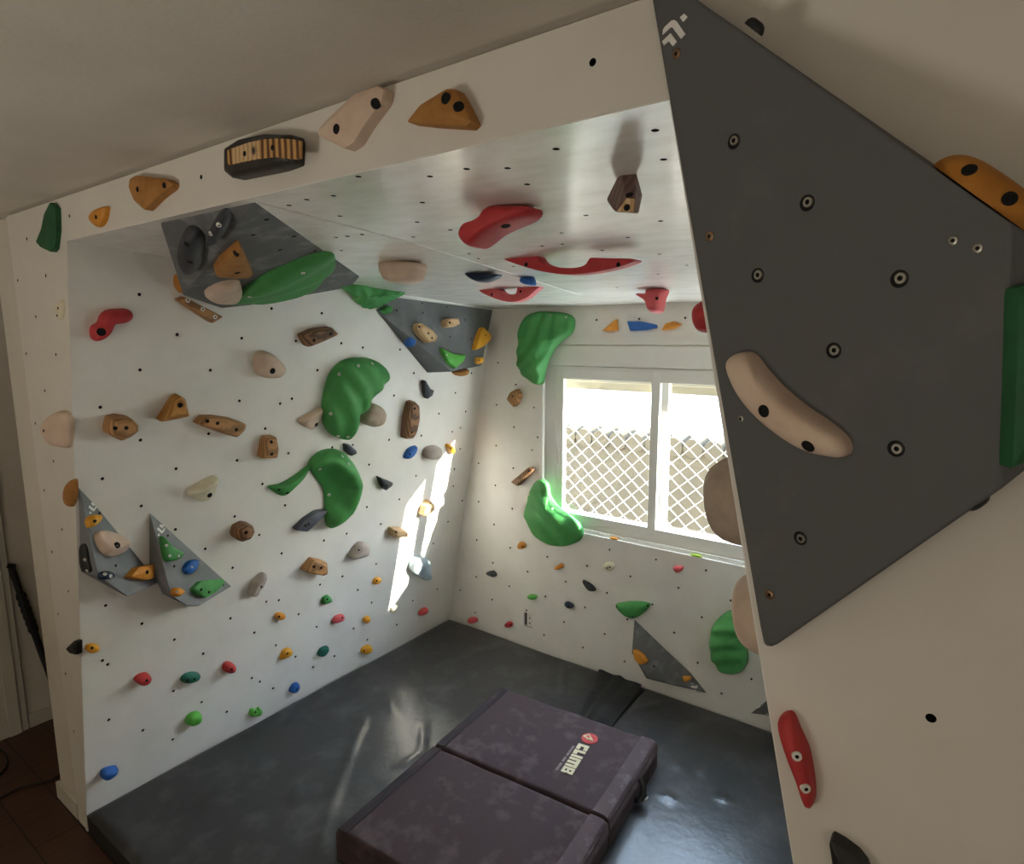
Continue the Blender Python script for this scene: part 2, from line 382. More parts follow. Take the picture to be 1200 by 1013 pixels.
# left climbing wall (leans into the cave), back wall, sloping roof, hidden right wall
n = LW.n
wl = panel('wall_left', 
           [(xl(0), .0012, 0), (xl(0), D, 0), (xl(HT+.0), D, HT+.0), (xl(HB), .0012, HB)], -n*TH, 'wall_paint')
cb = bmesh.new(); bores(cb, LW, HL); bake_cut(wl, cb, ['dark_hole'])
wb = panel('wall_back', [(xl(0)-.1, D, 0), (2.9, D, 0), (2.9, D, HT+.05), (xl(0)-.1, D, HT+.05)], (0, TH, 0), 'wall_paint')
cb = bmesh.new(); bores(cb, BW, HBK, .0058)
box(cb, (.872, D-.05, .915), (2.42, D+.06, 2.043), 1)
so = [BW.at(p) for p in px('L', [(455, 630), (495, 632), (495, 706), (453, 700)])]
box(cb, (so[0][0], D-.05, so[2][2]), (so[2][0], D+.06, so[0][2]), 1)
bake_cut(wb, cb, ['dark_hole', 'wall_paint'])
rf = panel('ceiling_overhang', [(xl(HB), .0012, HB), (xr(HB), .0012, HB), (xr(zr(D), D), D, zr(D)), (xl(zr(D)), D, zr(D))], (0, 0, TH), 'roof_paint')
cb = bmesh.new(); bores(cb, RF, HRF); bake_cut(rf, cb, ['dark_hole'])
panel('wall_right', [(xr(0), .0012, 0), (xr(0, D), D, 0), (xr(HT, D), D, HT), (xr(HB), .0012, HB)], -RW.n*TH, 'wall_paint')
# plywood joint line on the roof, as in the photo
bm = bmesh.new(); sp = [RF.at(p) for p in ((301, 236.5), (480, 283.5), (681, 346))]
for a_, b_ in zip(sp[:-1], sp[1:]): tube(bm, [a_+RF.n*0.0004, b_+RF.n*0.0004], .0016, 6)
struct(link('trim_1', bm, 'roof_paint'))
# front plywood: jamb, header and the big right panel are one face with a tapering opening
bm = bmesh.new(); zt = 2.490; Pq = [(0, .012), (xl(.012)-.002, .012), (XLT-.002, HB+.002), (XRT+.002, HB+.002), (xr(.012)+.002, .012), (4.1, .012), (4.1, zt), (0, zt)]
fa = [bm.verts.new((x, 0, z)) for x, z in Pq]; fb_ = [bm.verts.new((x, TH, z)) for x, z in Pq]
for q in ((0, 1, 2, 7), (7, 2, 3, 6), (6, 3, 4, 5)): bm.faces.new([fa[i] for i in q]); bm.faces.new([fb_[i] for i in q][::-1])
for i in range(8): bm.faces.new((fa[i], fb_[i], fb_[(i+1) % 8], fa[(i+1) % 8]))
bmesh.ops.recalc_face_normals(bm, faces=bm.faces[:]); wf = struct(link('wall_front', bm, ['front_paint']))
cb = bmesh.new(); bores(cb, FP, HFP+[(1091, 842), (694.5, 73)], .0056); bake_cut(wf, cb, ['dark_hole'])
# room shell
def sbox(name, a, b, m): bm = bmesh.new(); box(bm, a, b); return struct(link(name, bm, m))
sbox('floor', (-1.2, -4.1, -.1), (4.3, 2.3, 0), 'plank_floor')
sbox('ceiling', (-1.2, -4.1, 2.5), (4.3, 2.4, 2.62), 'room_plaster')
sbox('wall_hall', (-1.1, -4.1, 0), (-.985, 2.28, 2.5), 'room_plaster')
sbox('wall_side', (4.1, -4.1, 0), (4.2, 2.28, 2.5), 'room_plaster')
st = sbox('wall_stub', (-.258, .02, 0), (-.0, 2.27, 2.5), 'room_plaster'); md = st.modifiers.new('edge', 'BEVEL'); md.width = .008; md.segments = 3
sbox('baseboard_stub', (-.262, .004, 0), (-.03, .0195, .075), 'door_white')
sbox('baseboard_hall', (-.984, .11, 0), (-.970, 2.26, .075), 'door_white')
sbox('trim_2', (0, TH+.002, 2.42), (4.1, TH+.03, 2.5), 'room_plaster')
bm = bmesh.new(); box(bm, (-1.1, 2.28, -.3), (4.3, 2.385, 2.6)); wo = struct(link('wall_outer', bm, ['outside_stucco']))
cb = bmesh.new(); box(cb, (.86, 2.1, .93), (2.27, 2.6, 1.915)); bake_cut(wo, cb, ['outside_stucco'])
# rear wall of the room
bm = bmesh.new(); box(bm, (-1.1, -4.1, 0), (4.2, -4.0, 2.5)); wr = struct(link('wall_rear', bm, ['room_plaster']))
# hall door with casing on the left wall of the room
dr = empty('door_1', (-.985, -.42, 0)); struct(dr)
bm = bmesh.new(); box(bm, (-.984, -.84, .01), (-.972, -.05, 2.05)); link('door_leaf', bm, 'door_white', dr, (-.98, -.42, 1), bevel=.003)
bm = bmesh.new(); box(bm, (-.984, -.05, 0), (-.962, .02, 2.1)); box(bm, (-.984, .02, 0), (-.955, .075, 2.12)); box(bm, (-.984, .075, 0), (-.965, .106, 2.12))
link('door_casing', bm, 'door_white', dr, (-.98, .03, 0), bevel=.003)

# ------------------------------------------------------------------ window
WY = 2.31
win = empty('window_1', (1.57, WY, .93)); struct(win)
def ring(bm, x0, z0, x1, z1, w, y0, y1):
    box(bm, (x0, y0, z0), (x0+w, y1, z1)); box(bm, (x1-w, y0, z0), (x1, y1, z1)); box(bm, (x0+w, y0, z0), (x1-w, y1, z0+w)); box(bm, (x0+w, y0, z1-w), (x1-w, y1, z1))
def wpart(name, fn, m='window_white', bevel=.003, parent=None):
    bm = bmesh.new(); fn(bm); return link(name, bm, m, parent or win, (1.57, WY, 1.4), bevel=bevel)
wpart('casing', lambda bm: (box(bm, (.800, 2.263, .88), (.868, 2.2795, 2.08)), box(bm, (.868, 2.263, 2.003), (2.36, 2.2795, 2.08)), box(bm, (.868, 2.263, .88), (2.36, 2.2795, .935))))
wpart('shutter_box_cover', lambda bm: box(bm, (.873, 2.268, 1.884), (2.36, 2.2795, 1.998)))
wpart('window_frame', lambda bm: ring(bm, .862, .932, 2.268, 1.880, .075, 2.285, 2.37))
def sash(x0, x1, y0, y1):
    s = wpart('sash', lambda bm: ring(bm, x0, .962, x1, 1.862, .049, y0, y1))
    bm = bmesh.new(); box(bm, (x0+.04, (y0+y1)/2-.002, 1.0), (x1-.04, (y0+y1)/2+.002, 1.82)); link('glass_pane', bm, 'glass', s, (1.57, WY, 1.4))
sash(.94, 1.583, 2.284, 2.318); sash(1.568, 2.20, 2.322, 2.362)
wpart('latch', lambda bm: box(bm, (.948, 2.278, 1.30), (.966, 2.288, 1.40)), 'white_plastic')
# outer roller shutter, drawn up
bm = bmesh.new()
for i in range(5): box(bm, (.80, 2.3845+.001*(i % 2), 1.742+i*.045), (2.34, 2.394, 1.786+i*.045))
tag(link('roller_shutter', bm, 'shutter', None, (1.57, 2.43, 1.83)), 'beige roller shutter drawn up outside at the top of the window', 'shutter')
# diamond safety net
bm = bmesh.new(); X0, X1, Z0, Z1, dx, dz = .862, 2.268, .93, 1.915, .094, .086
k = -30
while k < 40:
    for sg in (1, -1):
        pts = []
        for i in range(0, 41):
            z = Z0+(Z1-Z0)*i/40; x = X0+k*dx+sg*(z-Z0)/dz*dx*1.0
            if X0 <= x <= X1: pts.append((x+.003*math.sin(z*21+k), 2.402+.003*math.sin(k*1.7), z))
        if len(pts) > 2: tube(bm, pts, .0022, 5)
    k += 1
tube(bm, [(.85, 2.390, .915), (2.28, 2.390, .915), (2.28, 2.398, 1.93), (.85, 2.398, 1.93), (.85, 2.390, .915)], .006, 6)
tag(link('safety_net', bm, 'net', None, (1.57, 2.398, 1.42)), 'white diamond mesh safety net stretched across outside of the window', 'safety net')

# ------------------------------------------------------------------ outside
GZ = -.35
sbox('ground_outside', (-8, 2.385, GZ-.1), (14, 16, GZ), 'paving')
GY = 5.0; gp = Plane((0, GY, 0), (0, -1, 0)); gt = .5*(gp.at((671, 505))[2]+gp.at((852, 522))[2])
gw = empty('garden_wall', (0, GY+.1, GZ)); tag(gw, 'beige garden wall with scalloped tile capping outside the window', 'garden wall')
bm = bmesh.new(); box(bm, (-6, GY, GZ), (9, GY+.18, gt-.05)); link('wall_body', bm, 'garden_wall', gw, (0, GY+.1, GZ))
bm = bmesh.new()
for i in range(75):
    x = -6+i*.2
    tube(bm, [(x, GY-.04, gt-.06), (x, GY+.24, gt-.02)], .098, 10)
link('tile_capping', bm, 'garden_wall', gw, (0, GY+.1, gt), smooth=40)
hs = empty('neighbour_house', (0, 9, GZ)); tag(hs, 'pale plastered house wall beyond the garden wall', 'house')
bm = bmesh.new(); box(bm, (-9, 9, GZ), (9, 12, 3.6)); link('house_wall', bm, 'outside_stucco', hs, (0, 9, GZ))
bm = bmesh.new(); prism(bm, [(-9.3, 8.6, 3.5), (-9.3, 12.4, 3.5), (-9.3, 10.5, 4.6)], (18.6, 0, 0)); link('roof', bm, 'shutter', hs, (0, 9, 3.5))

# ------------------------------------------------------------------ floor mats
def mat_slab(name, x0f, x1f, y0, y1, wr, m, nx=90, ny=130, label=''):
    bm = bmesh.new(); G = []
    for j in range(ny+1):
        row = []; y = y0+(y1-y0)*j/ny; xa, xb = x0f(y), x1f(y)
        for i in range(nx+1):
            x = xa+(xb-xa)*i/nx; d = min(x-xa, xb-x, y-y0, y1-y); z = MZ-.016*max(0, 1-d/.025)**2
            z += .0022*math.sin(5.1*x+3*y)*math.sin(4.3*y-2*x)
            for a_, b_, amp, w in wr:
                q = np.array([x, y]); t = np.clip((q-a_)@(b_-a_)/((b_-a_)@(b_-a_)), 0, 1); dd = np.linalg.norm(q-a_-(b_-a_)*t)
                z += 1.5*amp*math.exp(-(dd/w)**2)*math.sin(math.pi*(.08+.84*t))
            row.append(bm.verts.new((x, y, z)))
        G.append(row)
    for j in range(ny):
        for i in range(nx): bm.faces.new((G[j][i], G[j][i+1], G[j+1][i+1], G[j+1][i]))
    rim = G[0]+[r[-1] for r in G[1:]]+G[-1][-2::-1]+[r[0] for r in G[-2:0:-1]]
    low = [bm.verts.new((v.co.x, v.co.y, .001)) for v in rim]
    for k in range(len(rim)): bm.faces.new((rim[k], low[k], low[(k+1) % len(rim)], rim[(k+1) % len(rim)])).material_index = 1
    bm.faces.new(low)
    bmesh.ops.recalc_face_normals(bm, faces=bm.faces[:])
    o = link(name, bm, [m, 'vinyl_edge'], None, ((x0f(1)+x1f(1))/2, 1.1, 0), 45); tag(o, label, 'floor mat', 'black vinyl floor mats'); return o
MP = Plane((0, 0, MZ), (0, 0, 1))
def seg(r, a, b, amp=.007, w=.018): A_, B_ = px(r, [a, b]); return (MP.at(A_)[:2], MP.at(B_)[:2], amp, w)
SEAM = 1.57
mat_slab('floor_mat', lambda y: xl(MZ/2)+.012, lambda y: SEAM, .0, D-.004,
  [seg('N', (140, 165), (70, 345), .009), seg('N', (70, 345), (-30, 620), .010, .02), seg('N', (335, 190), (325, 300), .008, .014), seg('N', (325, 290), (250, 350), .007, .02), seg('N', (800, -5), (800, 110), .008, .014),
   seg('N', (745, 5), (760, 95), .005, .02), seg('V', (985, 170), (930, 270), .005, .02), seg('V', (1010, 520), (960, 640), .005, .03), seg('N', (215, 100), (235, 170), .005, .03), seg('V', (640, 520), (520, 680), .003, .04)],
  'vinyl', label='black vinyl floor mat covering the left part of the cave floor')
mat_slab('floor_mat', lambda y: SEAM+.004, lambda y: xr(MZ, y)-.02, .0, D-.004,
  [seg('c', (480, 375), (740, 312), .004, .02), seg('c', (700, 970), (770, 1005), .009, .02), seg('c', (940, 780), (1000, 830), .004, .02), seg('c', (760, 720), (840, 800), .004, .03), seg('c', (1080, 985), (1160, 1000), .005, .02)],
  'vinyl', 70, 110, 'black vinyl floor mat on the right, beyond the seam flap')
# flap hiding the seam
bm = bmesh.new(); G = []
ca, cb_, cc, cd = map(np.array, [(1.285, 2.232), (1.556, 2.230), (1.605, 1.66), (1.45, 1.66)])
for j in range(25):
    row = []
    for i in range(25):
        u, v = i/24, j/24; p = (ca*(1-u)+cb_*u)*(1-v)+(cd*(1-u)+cc*u)*v
        z = MZ+.006+.016*math.exp(-((u-.50+.30*v)/.10)**2)*(1-.4*v)+.006*math.exp(-((u-.05)/.1)**2)*(1-v)+.004*math.sin(u*9+v*4)
        row.append(bm.verts.new((p[0], p[1], z)))
    G.append(row)
for j in range(24):
    for i in range(24): bm.faces.new((G[j][i], G[j+1][i], G[j+1][i+1], G[j][i+1]))
r = bmesh.ops.solidify(bm, geom=bm.faces[:], thickness=.004)
bmesh.ops.recalc_face_normals(bm, faces=bm.faces[:])
tag(link('seam_flap', bm, 'vinyl', None, (1.48, 1.95, MZ), 50), 'loose black vinyl flap lying over the seam between the two floor mats', 'flap')

# ------------------------------------------------------------------ folding crash pad
PZ = .235; TP = math.radians(4.2); P0 = np.array([1.050, 1.588]); PW, PL1, PL = .850, .552, 1.13
def pw(u, w, z): return (P0[0]+u*math.cos(TP)+w*math.sin(TP), P0[1]+u*math.sin(TP)-w*math.cos(TP), z)
pad = empty('crash_pad', pw(PW/2, PL/2, MZ)); tag(pad, 'folded dark brown bouldering crash pad dusted with chalk, lying on the black mats', 'crash pad')
def pad_slab(name, u0, u1, w0, w1, z0, z1, m, r=.018, puff=.006, nx=30, ny=24, seed=0):
    bm = bmesh.new(); rnd = random.Random(seed)
    def prof(d): return 0 if d >= r else r-math.sqrt(max(r*r-(r-d)**2, 0))
    us = sorted(set([0, .1, .25, .5, .75, 1.]+[i/nx*1. for i in range(nx+1)])); 
    def knots(L, n): return sorted(set([0, r*.1/L, r*.3/L, r*.6/L, r/L]+[1-r/L, 1-r*.6/L, 1-r*.3/L, 1-r*.1/L, 1]+[i/n for i in range(1, n)]))
    U = knots(u1-u0, nx); V = knots(w1-w0, ny); G = []
    for b in V:
        row = []
        for a in U:
            u = u0+(u1-u0)*a; w = w0+(w1-w0)*b; d = min(u-u0, u1-u, w-w0, w1-w)
            z = z1-prof(d)+puff*math.sin(math.pi*a)**.5*math.sin(math.pi*b)**.5*0.8-puff*.6+.0016*math.sin(23*u+4*w+seed)*math.sin(17*w-6*u)
            row.append(bm.verts.new(pw(u, w, z)))
        G.append(row)
    for j in range(len(V)-1):
        for i in range(len(U)-1): bm.faces.new((G[j][i], G[j+1][i], G[j+1][i+1], G[j][i+1]))
    rim = G[0]+[q[-1] for q in G[1:]]+G[-1][-2::-1]+[q[0] for q in G[-2:0:-1]]
    low = [bm.verts.new((v.co.x, v.co.y, z0)) for v in rim]
    for k in range(len(rim)): bm.faces.new((rim[k], low[k], low[(k+1) % len(rim)], rim[(k+1) % len(rim)]))
    bm.faces.new(low); bmesh.ops.recalc_face_normals(bm, faces=bm.faces[:])
    return link(name, bm, m, pad, pw((u0+u1)/2, (w0+w1)/2, z0), 60)
pp1 = pad_slab('pad_panel', 0, PW, 0, PL1-.004, MZ+.004, PZ, 'pad_cloth', seed=1)
pp2 = pad_slab('pad_panel', 0, PW, PL1+.004, PL, MZ+.004, PZ, 'pad_cloth', seed=2)
for p_, a, b in ((pp1, .006, PL1-.01), (pp2, PL1+.01, PL-.006)):
    bm = bmesh.new()
    for u0, u1, z in ((.004, .052, PZ+.0015),):
        prism(bm, [pw(u0, a, PZ-.012), pw(u0, b, PZ-.012), pw(u0+.006, b, z-.002), pw(u1, b, z), pw(u1, b, z-.003)][:0] or [pw(u0, a, z-.006), pw(u1, a, z), pw(u1, b, z), pw(u0, b, z-.006)], (0, 0, -.004))
    link('edge_binding', bm, 'pad_binding', pad, pw(.03, (a+b)/2, PZ), bevel=.001)
    bm = bmesh.new()
    prof = [(PW-.075, PZ-.001), (PW-.07, PZ+.003), (PW-.02, PZ+.002), (PW-.002, PZ-.012), (PW+.004, PZ-.05), (PW-.01, PZ-.05), (PW-.02, PZ-.02)]
    prism(bm, [pw(u, a, z) for u, z in prof], np.array(pw(0, b, 0))-np.array(pw(0, a, 0)))
    link('hinge_cover', bm, 'pad_worn', pad, pw(PW-.03, (a+b)/2, PZ), 50)
# carry straps and buckle hanging at the right and back edges
bm = bmesh.new(); q = [pw(PW-.11, .002, PZ-.03), pw(PW-.11, -.03, PZ-.035), pw(PW-.10, -.07, MZ+.045), pw(PW-.09, -.10, MZ+.012)]
for p_, q_ in zip(q[:-1], q[1:]): prism(bm, [Vector(p_)+Vector((-.014, 0, 0)), Vector(p_)+Vector((.014, 0, 0)), Vector(q_)+Vector((.014, 0, 0)), Vector(q_)+Vector((-.014, 0, 0))], (0, 0, .003))
link('strap', bm, 'pad_binding', pad, q[0])
bm = bmesh.new(); tube(bm, [pw(PW+.004, .24, PZ-.03), pw(PW+.022, .245, PZ-.05), pw(PW+.028, .25, MZ+.05), pw(PW+.02, .27, MZ+.02), pw(PW+.004, .285, MZ+.03)], .011, 8)
link('carry_loop', bm, 'black', pad, pw(PW, .25, PZ-.05), 60)
bm = bmesh.new(); pts = [pw(PW+.034+.016*math.cos(t), .262+.024*math.sin(t), MZ+.034+.012*math.cos(t)) for t in np.linspace(0, 2*math.pi, 17)]; tube(bm, pts, .0035, 7, cap=False)
link('buckle', bm, 'metal', pad, pw(PW+.034, .262, MZ+.03), 60)
# printed logo
PP = Plane((0, 0, PZ+.0032), (0, 0, 1))
GLYPH = {'C': (1.0, [(0, .0, .42, 1), (.42, .66, 1, 1), (.42, 0, 1, .34)]), 'L': (.82, [(0, 0, .4, 1), (.4, 0, .82, .36)]), 'I': (.4, [(0, 0, .4, 1)]),
         'M': (1.62, [(0, 0, .4, .70), (.61, 0, 1.01, .70), (1.22, 0, 1.62, .70), (0, .70, 1.62, 1)]), 'B': (1.0, [(0, 0, .36, 1), (.36, .78, 1, 1), (.36, .40, .92, .60), (.36, 0, 1, .22), (.66, .60, 1, .78), (.66, .22, 1, .40)])}
def lettering(name, txt, s, e, top, m, parent):
    S, E_, T_ = (PP.at(px('b', [q])[0]) for q in (s, e, top)); A_ = E_-S; L_ = np.linalg.norm(A_); A_ = A_/L_; B_ = np.array([-A_[1], A_[0], 0])
    if B_@(T_-S) < 0: B_ = -B_
    hgt = abs((T_-S)@B_); tot = sum(GLYPH[c][0] for c in txt)+.14*(len(txt)-1); x = 0; bm = bmesh.new()
    for c in txt:
        for x0, y0, x1, y1 in GLYPH[c][1]:
            prism(bm, [S+A_*(x+u)/tot*L_+B_*v*hgt for u, v in ((x0, y0), (x1, y0), (x1, y1), (x0, y1))], (0, 0, .0012))
        x += GLYPH[c][0]+.14
    link(name, bm, m, parent, S)
lettering('lettering', 'CLIMB', (575, 375), (322, 765), (715, 440), 'print_cream', pad)
# faint second line, too worn to read: broken strokes
s0, s1 = PP.at(px('b', [(505, 415)])[0]), PP.at(px('b', [(262, 745)])[0]); bm = bmesh.new(); A_ = s1-s0; B_ = np.array([-A_[1], A_[0], 0]); B_ /= np.linalg.norm(B_); rr = random.Random(3)
k = 0.
while k < 1:
    w = rr.uniform(.02, .04)
    if not (.40 < k < .44 or .66 < k < .70):
        for t0, t1 in ((-1, -.3), (.2, 1)) if rr.random() < .5 else ((-1, 1),):
            prism(bm, [s0+A_*k+B_*.005*t0, s0+A_*(k+w)+B_*.005*t0, s0+A_*(k+w)+B_*.005*t1, s0+A_*k+B_*.005*t1], (0, 0, .0008))
    k += w+.012
link('small_print', bm, 'print_faint', pad, s0)
c = PP.at(px('b', [(727, 306)])[0]); rad = .5*np.linalg.norm(PP.at(px('b', [(840, 312)])[0])-PP.at(px('b', [(610, 300)])[0]))
bm = bmesh.new(); disc(bm, c, (0, 0, 1), rad, .001, 32); rl = link('logo_roundel', bm, 'print_red', pad, c)
bm = bmesh.new(); tri = [PP.at(p) for p in px('b', [(640, 280), (720, 258), (775, 350), (745, 352), (715, 352), (700, 305)])]
ins = [PP.at(p) for p in px('b', [(700, 292), (725, 284), (740, 320), (722, 322)])]
a_ = np.array([0, 0, .001]); tube(bm, [tri[0]+a_, tri[1]+a_, tri[2]+a_], .0042, 6); tube(bm, [tri[0]+a_, tri[2]+a_*1.1], .0042, 6); tube(bm, [tri[1]+a_, tri[1]*.4+tri[2]*.6+a_, tri[4]*.6+tri[0]*.4+a_], .0035, 6)
link('logo_mark', bm, 'print_cream', rl, c)

# ------------------------------------------------------------------ small things left of the cave
hp = Plane((-.960, 0, 0), (1, 0, 0))
pole = empty('black_pole', hp.at((24, 700))); tag(pole, 'black ridged pole propped against the wall behind the white corner', 'pole')
zz = px('W', [(33, 160), (58, 235), (70, 262), (98, 345)]); q = [hp.at(p) for p in zz]
bm = bmesh.new(); tube(bm, [q[0], q[1]], .016, 10); tube(bm, [q[3], q[3]+(q[3]-q[1])*((q[3][2]-.012)/(q[1][2]-q[3][2]))], .016, 10); link('shaft', bm, 'black', pole, q[0], 50)
bm = bmesh.new(); N_ = 12; tube(bm, [q[1]+(q[3]-q[1])*i/N_ for i in range(N_+1)], [.024 if i % 2 else .020 for i in range(N_+1)], 10); link('grip', bm, 'black', pole, q[1], 30)
bm = bmesh.new(); t_ = [hp.at(p) for p in px('W', [(20, 155), (44, 157)])]; tube(bm, [t_[0], t_[1]], .012, 8); link('top_bracket', bm, 'black', pole, t_[0], 50)
F0 = Plane((0, 0, .005), (0, 0, 1))
bm = bmesh.new(); tube(bm, [F0.at(p) for p in [(-12, 941), (0, 936), (12, 929), (25, 923), (42, 919), (60, 915), (75, 905)]], .004, 8)
tag(link('floor_cable', bm, 'cable', None, F0.at((25, 923)), 60), 'thin black cable running across the dark wooden floor', 'cable')
bm = bmesh.new(); tube(bm, [F0.at(p) for p in [(-14, 868), (-2, 876), (6, 884), (9, 892), (7, 900), (0, 908), (-12, 914)]], .0045, 8)
tag(link('floor_cable', bm, 'cable', None, F0.at((0, 890)), 60), 'looped end of a black cable by the hall door casing', 'cable')
# socket in the cut-out of the back wall
oc = (so[0]+so[2])/2; out = empty('wall_outlet', (oc[0], D+.02, oc[2])); tag(out, 'white wall outlet set in a rectangular cut-out low on the back wall', 'wall outlet')
w_, h_ = so[2][0]-so[0][0], so[0][2]-so[2][2]
bm = bmesh.new(); box(bm, (so[0][0]+w_*.32, D+.004, so[2][2]+.003), (so[2][0]+.02, D+.034, so[0][2]-.003)); link('cover_plate', bm, 'white_plastic', out, (oc[0], D+.02, oc[2]), bevel=.002)
for s_ in (.3, .68):
    bm = bmesh.new(); disc(bm, (so[0][0]+w_*.68, D+.004, so[2][2]+h_*s_), (0, -1, 0), .008, .002, mi=0, inner=.005, mi2=1); link('socket', bm, ['white_plastic', 'dark_hole'], out, (oc[0], D, oc[2]))
bm = bmesh.new(); box(bm, (so[0][0]-.02, D+.034, so[2][2]-.02), (so[2][0]+.02, D+.036, so[0][2]+.02)); link('back_box', bm, 'charcoal', out, (oc[0], D+.03, oc[2]))

# ================================================================== ANGULAR VOLUMES
# -- the big dark one on the front panel
A1, A2 = (764, -6), (797, -14)
pl0 = plane3(FP.at((766, 60), .018), FP.at((893, 735), .018), FP.at((1184, 262), .15))
fv = [pl0.at(p) for p in [A1, A2, (1184, 262), (1171, 575), (912, 755), (904, 758), (897, 752), (892, 735)]]
ex = [FP.at(p, .105) for p in [(1290, 330), (1290, 480)]]
bs = [FP.at(p, .001) for p in [A1, A2, (896, 757), (906, 757), (892, 738)]]+[np.array([p[0]+.02, -.001, p[2]]) for p in (fv[2], fv[3])]+[np.array([e_[0]+.02, -.001, e_[2]]) for e_ in ex]
v0 = hullvol(fv+ex+bs, 'volume_dark', 'huge dark grey volume with arrow emblem filling the front panel', bevel=.003)
emblem(v0, pl0, [px('X', P) for P in CHEV])
def face_bolt(o, pl, p, kind):
    bm = bmesh.new(); c = pl.at(p)
    if kind == 'bolt': disc(bm, c, pl.n, .0085, .0007, 18, mi=1, below=.001); disc(bm, c+pl.u*.002+pl.v*.0006, pl.n, .0058, .003, 14, mi=0, inner=.0026, mi2=1); ms = ['metal', 'dark_hole']; nm = 'bolt'
    elif kind == 'screw': disc(bm, c, pl.n, .0062, .0016, 16, mi=0, inner=.0022, mi2=1); ms = ['brass', 'dark_hole']; nm = 'screw'
    else: disc(bm, c, pl.n, .0042, .001, 12, mi=0, inner=.0018, mi2=1); ms = ['metal', 'dark_hole']; nm = 'screw'
    link(nm, bm, ms, o, c, 40)
for p in [(860,166),(946,238),(888,323),(1054,327),(977,411),(1050,526),(938,631)]: face_bolt(v0, pl0, p, 'bolt')
for p in [(793,63),(832,277),(902,697)]: face_bolt(v0, pl0, p, 'screw')
for p in [(868,491),(1117,282),(1146,291)]: face_bolt(v0, pl0, p, 'small')
# -- two kites on the left wall
def kite(p0, p1, p3, rest, lb, h1, material, label, rh=()):
    pl = plane3(LW.at(p0, .004), LW.at(p1, h1), LW.at(p3, .006))
    V_ = [LW.at(p0, .004), LW.at(p1, h1), LW.at(p3, .006)]+[pl.at(p) for p in rest]+[LW.at(p, .0005) for p in lb]
    V_ += [LW.at(p0, .0005), LW.at(p3, .0005)]
    return hullvol(V_, material, label), pl
I = lambda *p: px('I', p)
v1, pl1 = kite(*I((128,47),(222,463),(494,496)), I((360,557),(500,440)), I((140,440),(350,556)), .105, 'volume_grey', 'grey kite-shaped volume at the left edge carrying a beige jug')
v2, pl2 = kite(*I((462,165),(562,553),(843,510)), I((690,602),(635,600)), I((460,420),(522,545),(640,603)), .105, 'volume_grey', 'grey kite-shaped volume with green and blue holds, right of the other kite')
emblem_at(v1, pl1, px('Z',[(148,192)])[0], 10.5, math.pi*.93); emblem_at(v2, pl2, px('Z',[(655,355)])[0], 10.5, math.pi*.93)
holes_on(v1, pl1, px('Z',[(200,232),(437,462),(320,620)]), .0055); holes_on(v2, pl2, px('Z',[(705,398),(752,625),(930,587),(1115,762)]), .0055)
# -- wedge under the roof by the header
B = lambda *p: px('B', p)
rA, rB, rC = [RF.at(p, .0) for p in ((187, 261), (299, 236.5), (422, 324))]; rB[1] = max(rB[1], .02)
lE = LW.at((214.5, 346.5), .24); lF = plane3(rB, rC, lE).at((267, 364))
v3 = hullvol([rA, rB, rC, lE, lF, np.array([xl(zr(.62))+.002, .62, zr(.62)-.002]), LW.at((240, 338), .0005), LW.at((278, 350), .0005), np.array([xl(zr(1.15))+.002, 1.15, zr(1.15)-.002])], 'volume_chalk', 'chalky grey wedge volume under the roof beside the header')
p3a = plane3(rA, rB, lE); p3b = plane3(rB, rC, lF if False else lE)
# -- dark wedge in the back left corner under the roof
C_ = lambda *p: px('C', p)
a4, e4 = [LW.at(p, .002) for p in C_((237,253),(481,548))]; b4 = LW.at(C_((338,194))[0], .004); r4 = LW.at(C_((598,543))[0], .115); m4 = LW.at(C_((420,395))[0], .07)
d4 = LW.at(C_((738,514))[0], .03); c4 = np.array([xl(zr(D-.002))+.004, D-.002, zr(D-.002)-.003])
v4 = hullvol([a4, e4, b4, r4, d4, c4], 'volume_mid', 'dark grey wedge volume tucked in the back corner under the roof')
p4 = plane3(b4, c4, r4); p4s = plane3(a4, e4, r4)
# -- kite low on the back wall
M = lambda *p: px('M', p)
v5 = hullvol([BW.at(p, h) for p, h in zip(M((375,506),(371,590),(367,662),(386,704),(437,779),(712,850),(640,762)), (.006,.03,.05,.055,.05,.006,.006))]+[BW.at(p, .0005) for p in M((374,508),(362,660),(430,782),(710,850),(640,760))], 'volume_chalk', 'chalk-smeared grey volume low on the back wall below the green half-moon')
p5 = plane3(*[BW.at(p, h) for p, h in zip(M((375,506),(367,662),(712,850)), (.006,.05,.006))])
emblem_at(v5, p5, M((657,816))[0], 9.5, math.pi*.75)
holes_on(v5, p5, M((423,632),(466,724),(530,741)), .006)
v6 = hullvol([BW.at(p, h) for p, h in zip(M((920,945),(992,887),(1090,870),(1080,960)), (.004,.012,.05,.05))]+[BW.at(p, .0005) for p in M((920,945),(992,887),(1095,865),(1085,965))], 'volume_dark', 'small dark volume tip with white emblem peeking past the right panel edge')
p6 = plane3(*[BW.at(p, h) for p, h in zip(M((920,945),(992,887),(1080,960)), (.004,.012,.05))])
emblem_at(v6, p6, M((977,923))[0], 11, math.pi*.55)
holes_on(v3, p3b, B((530,150),(467,222),(658,229),(593,292),(757,296),(690,348),(275,458)), .007)
holes_on(v4, p4, C_((340,255),(460,222),(575,240),(462,268),(660,300),(590,380),(690,390)), .005)

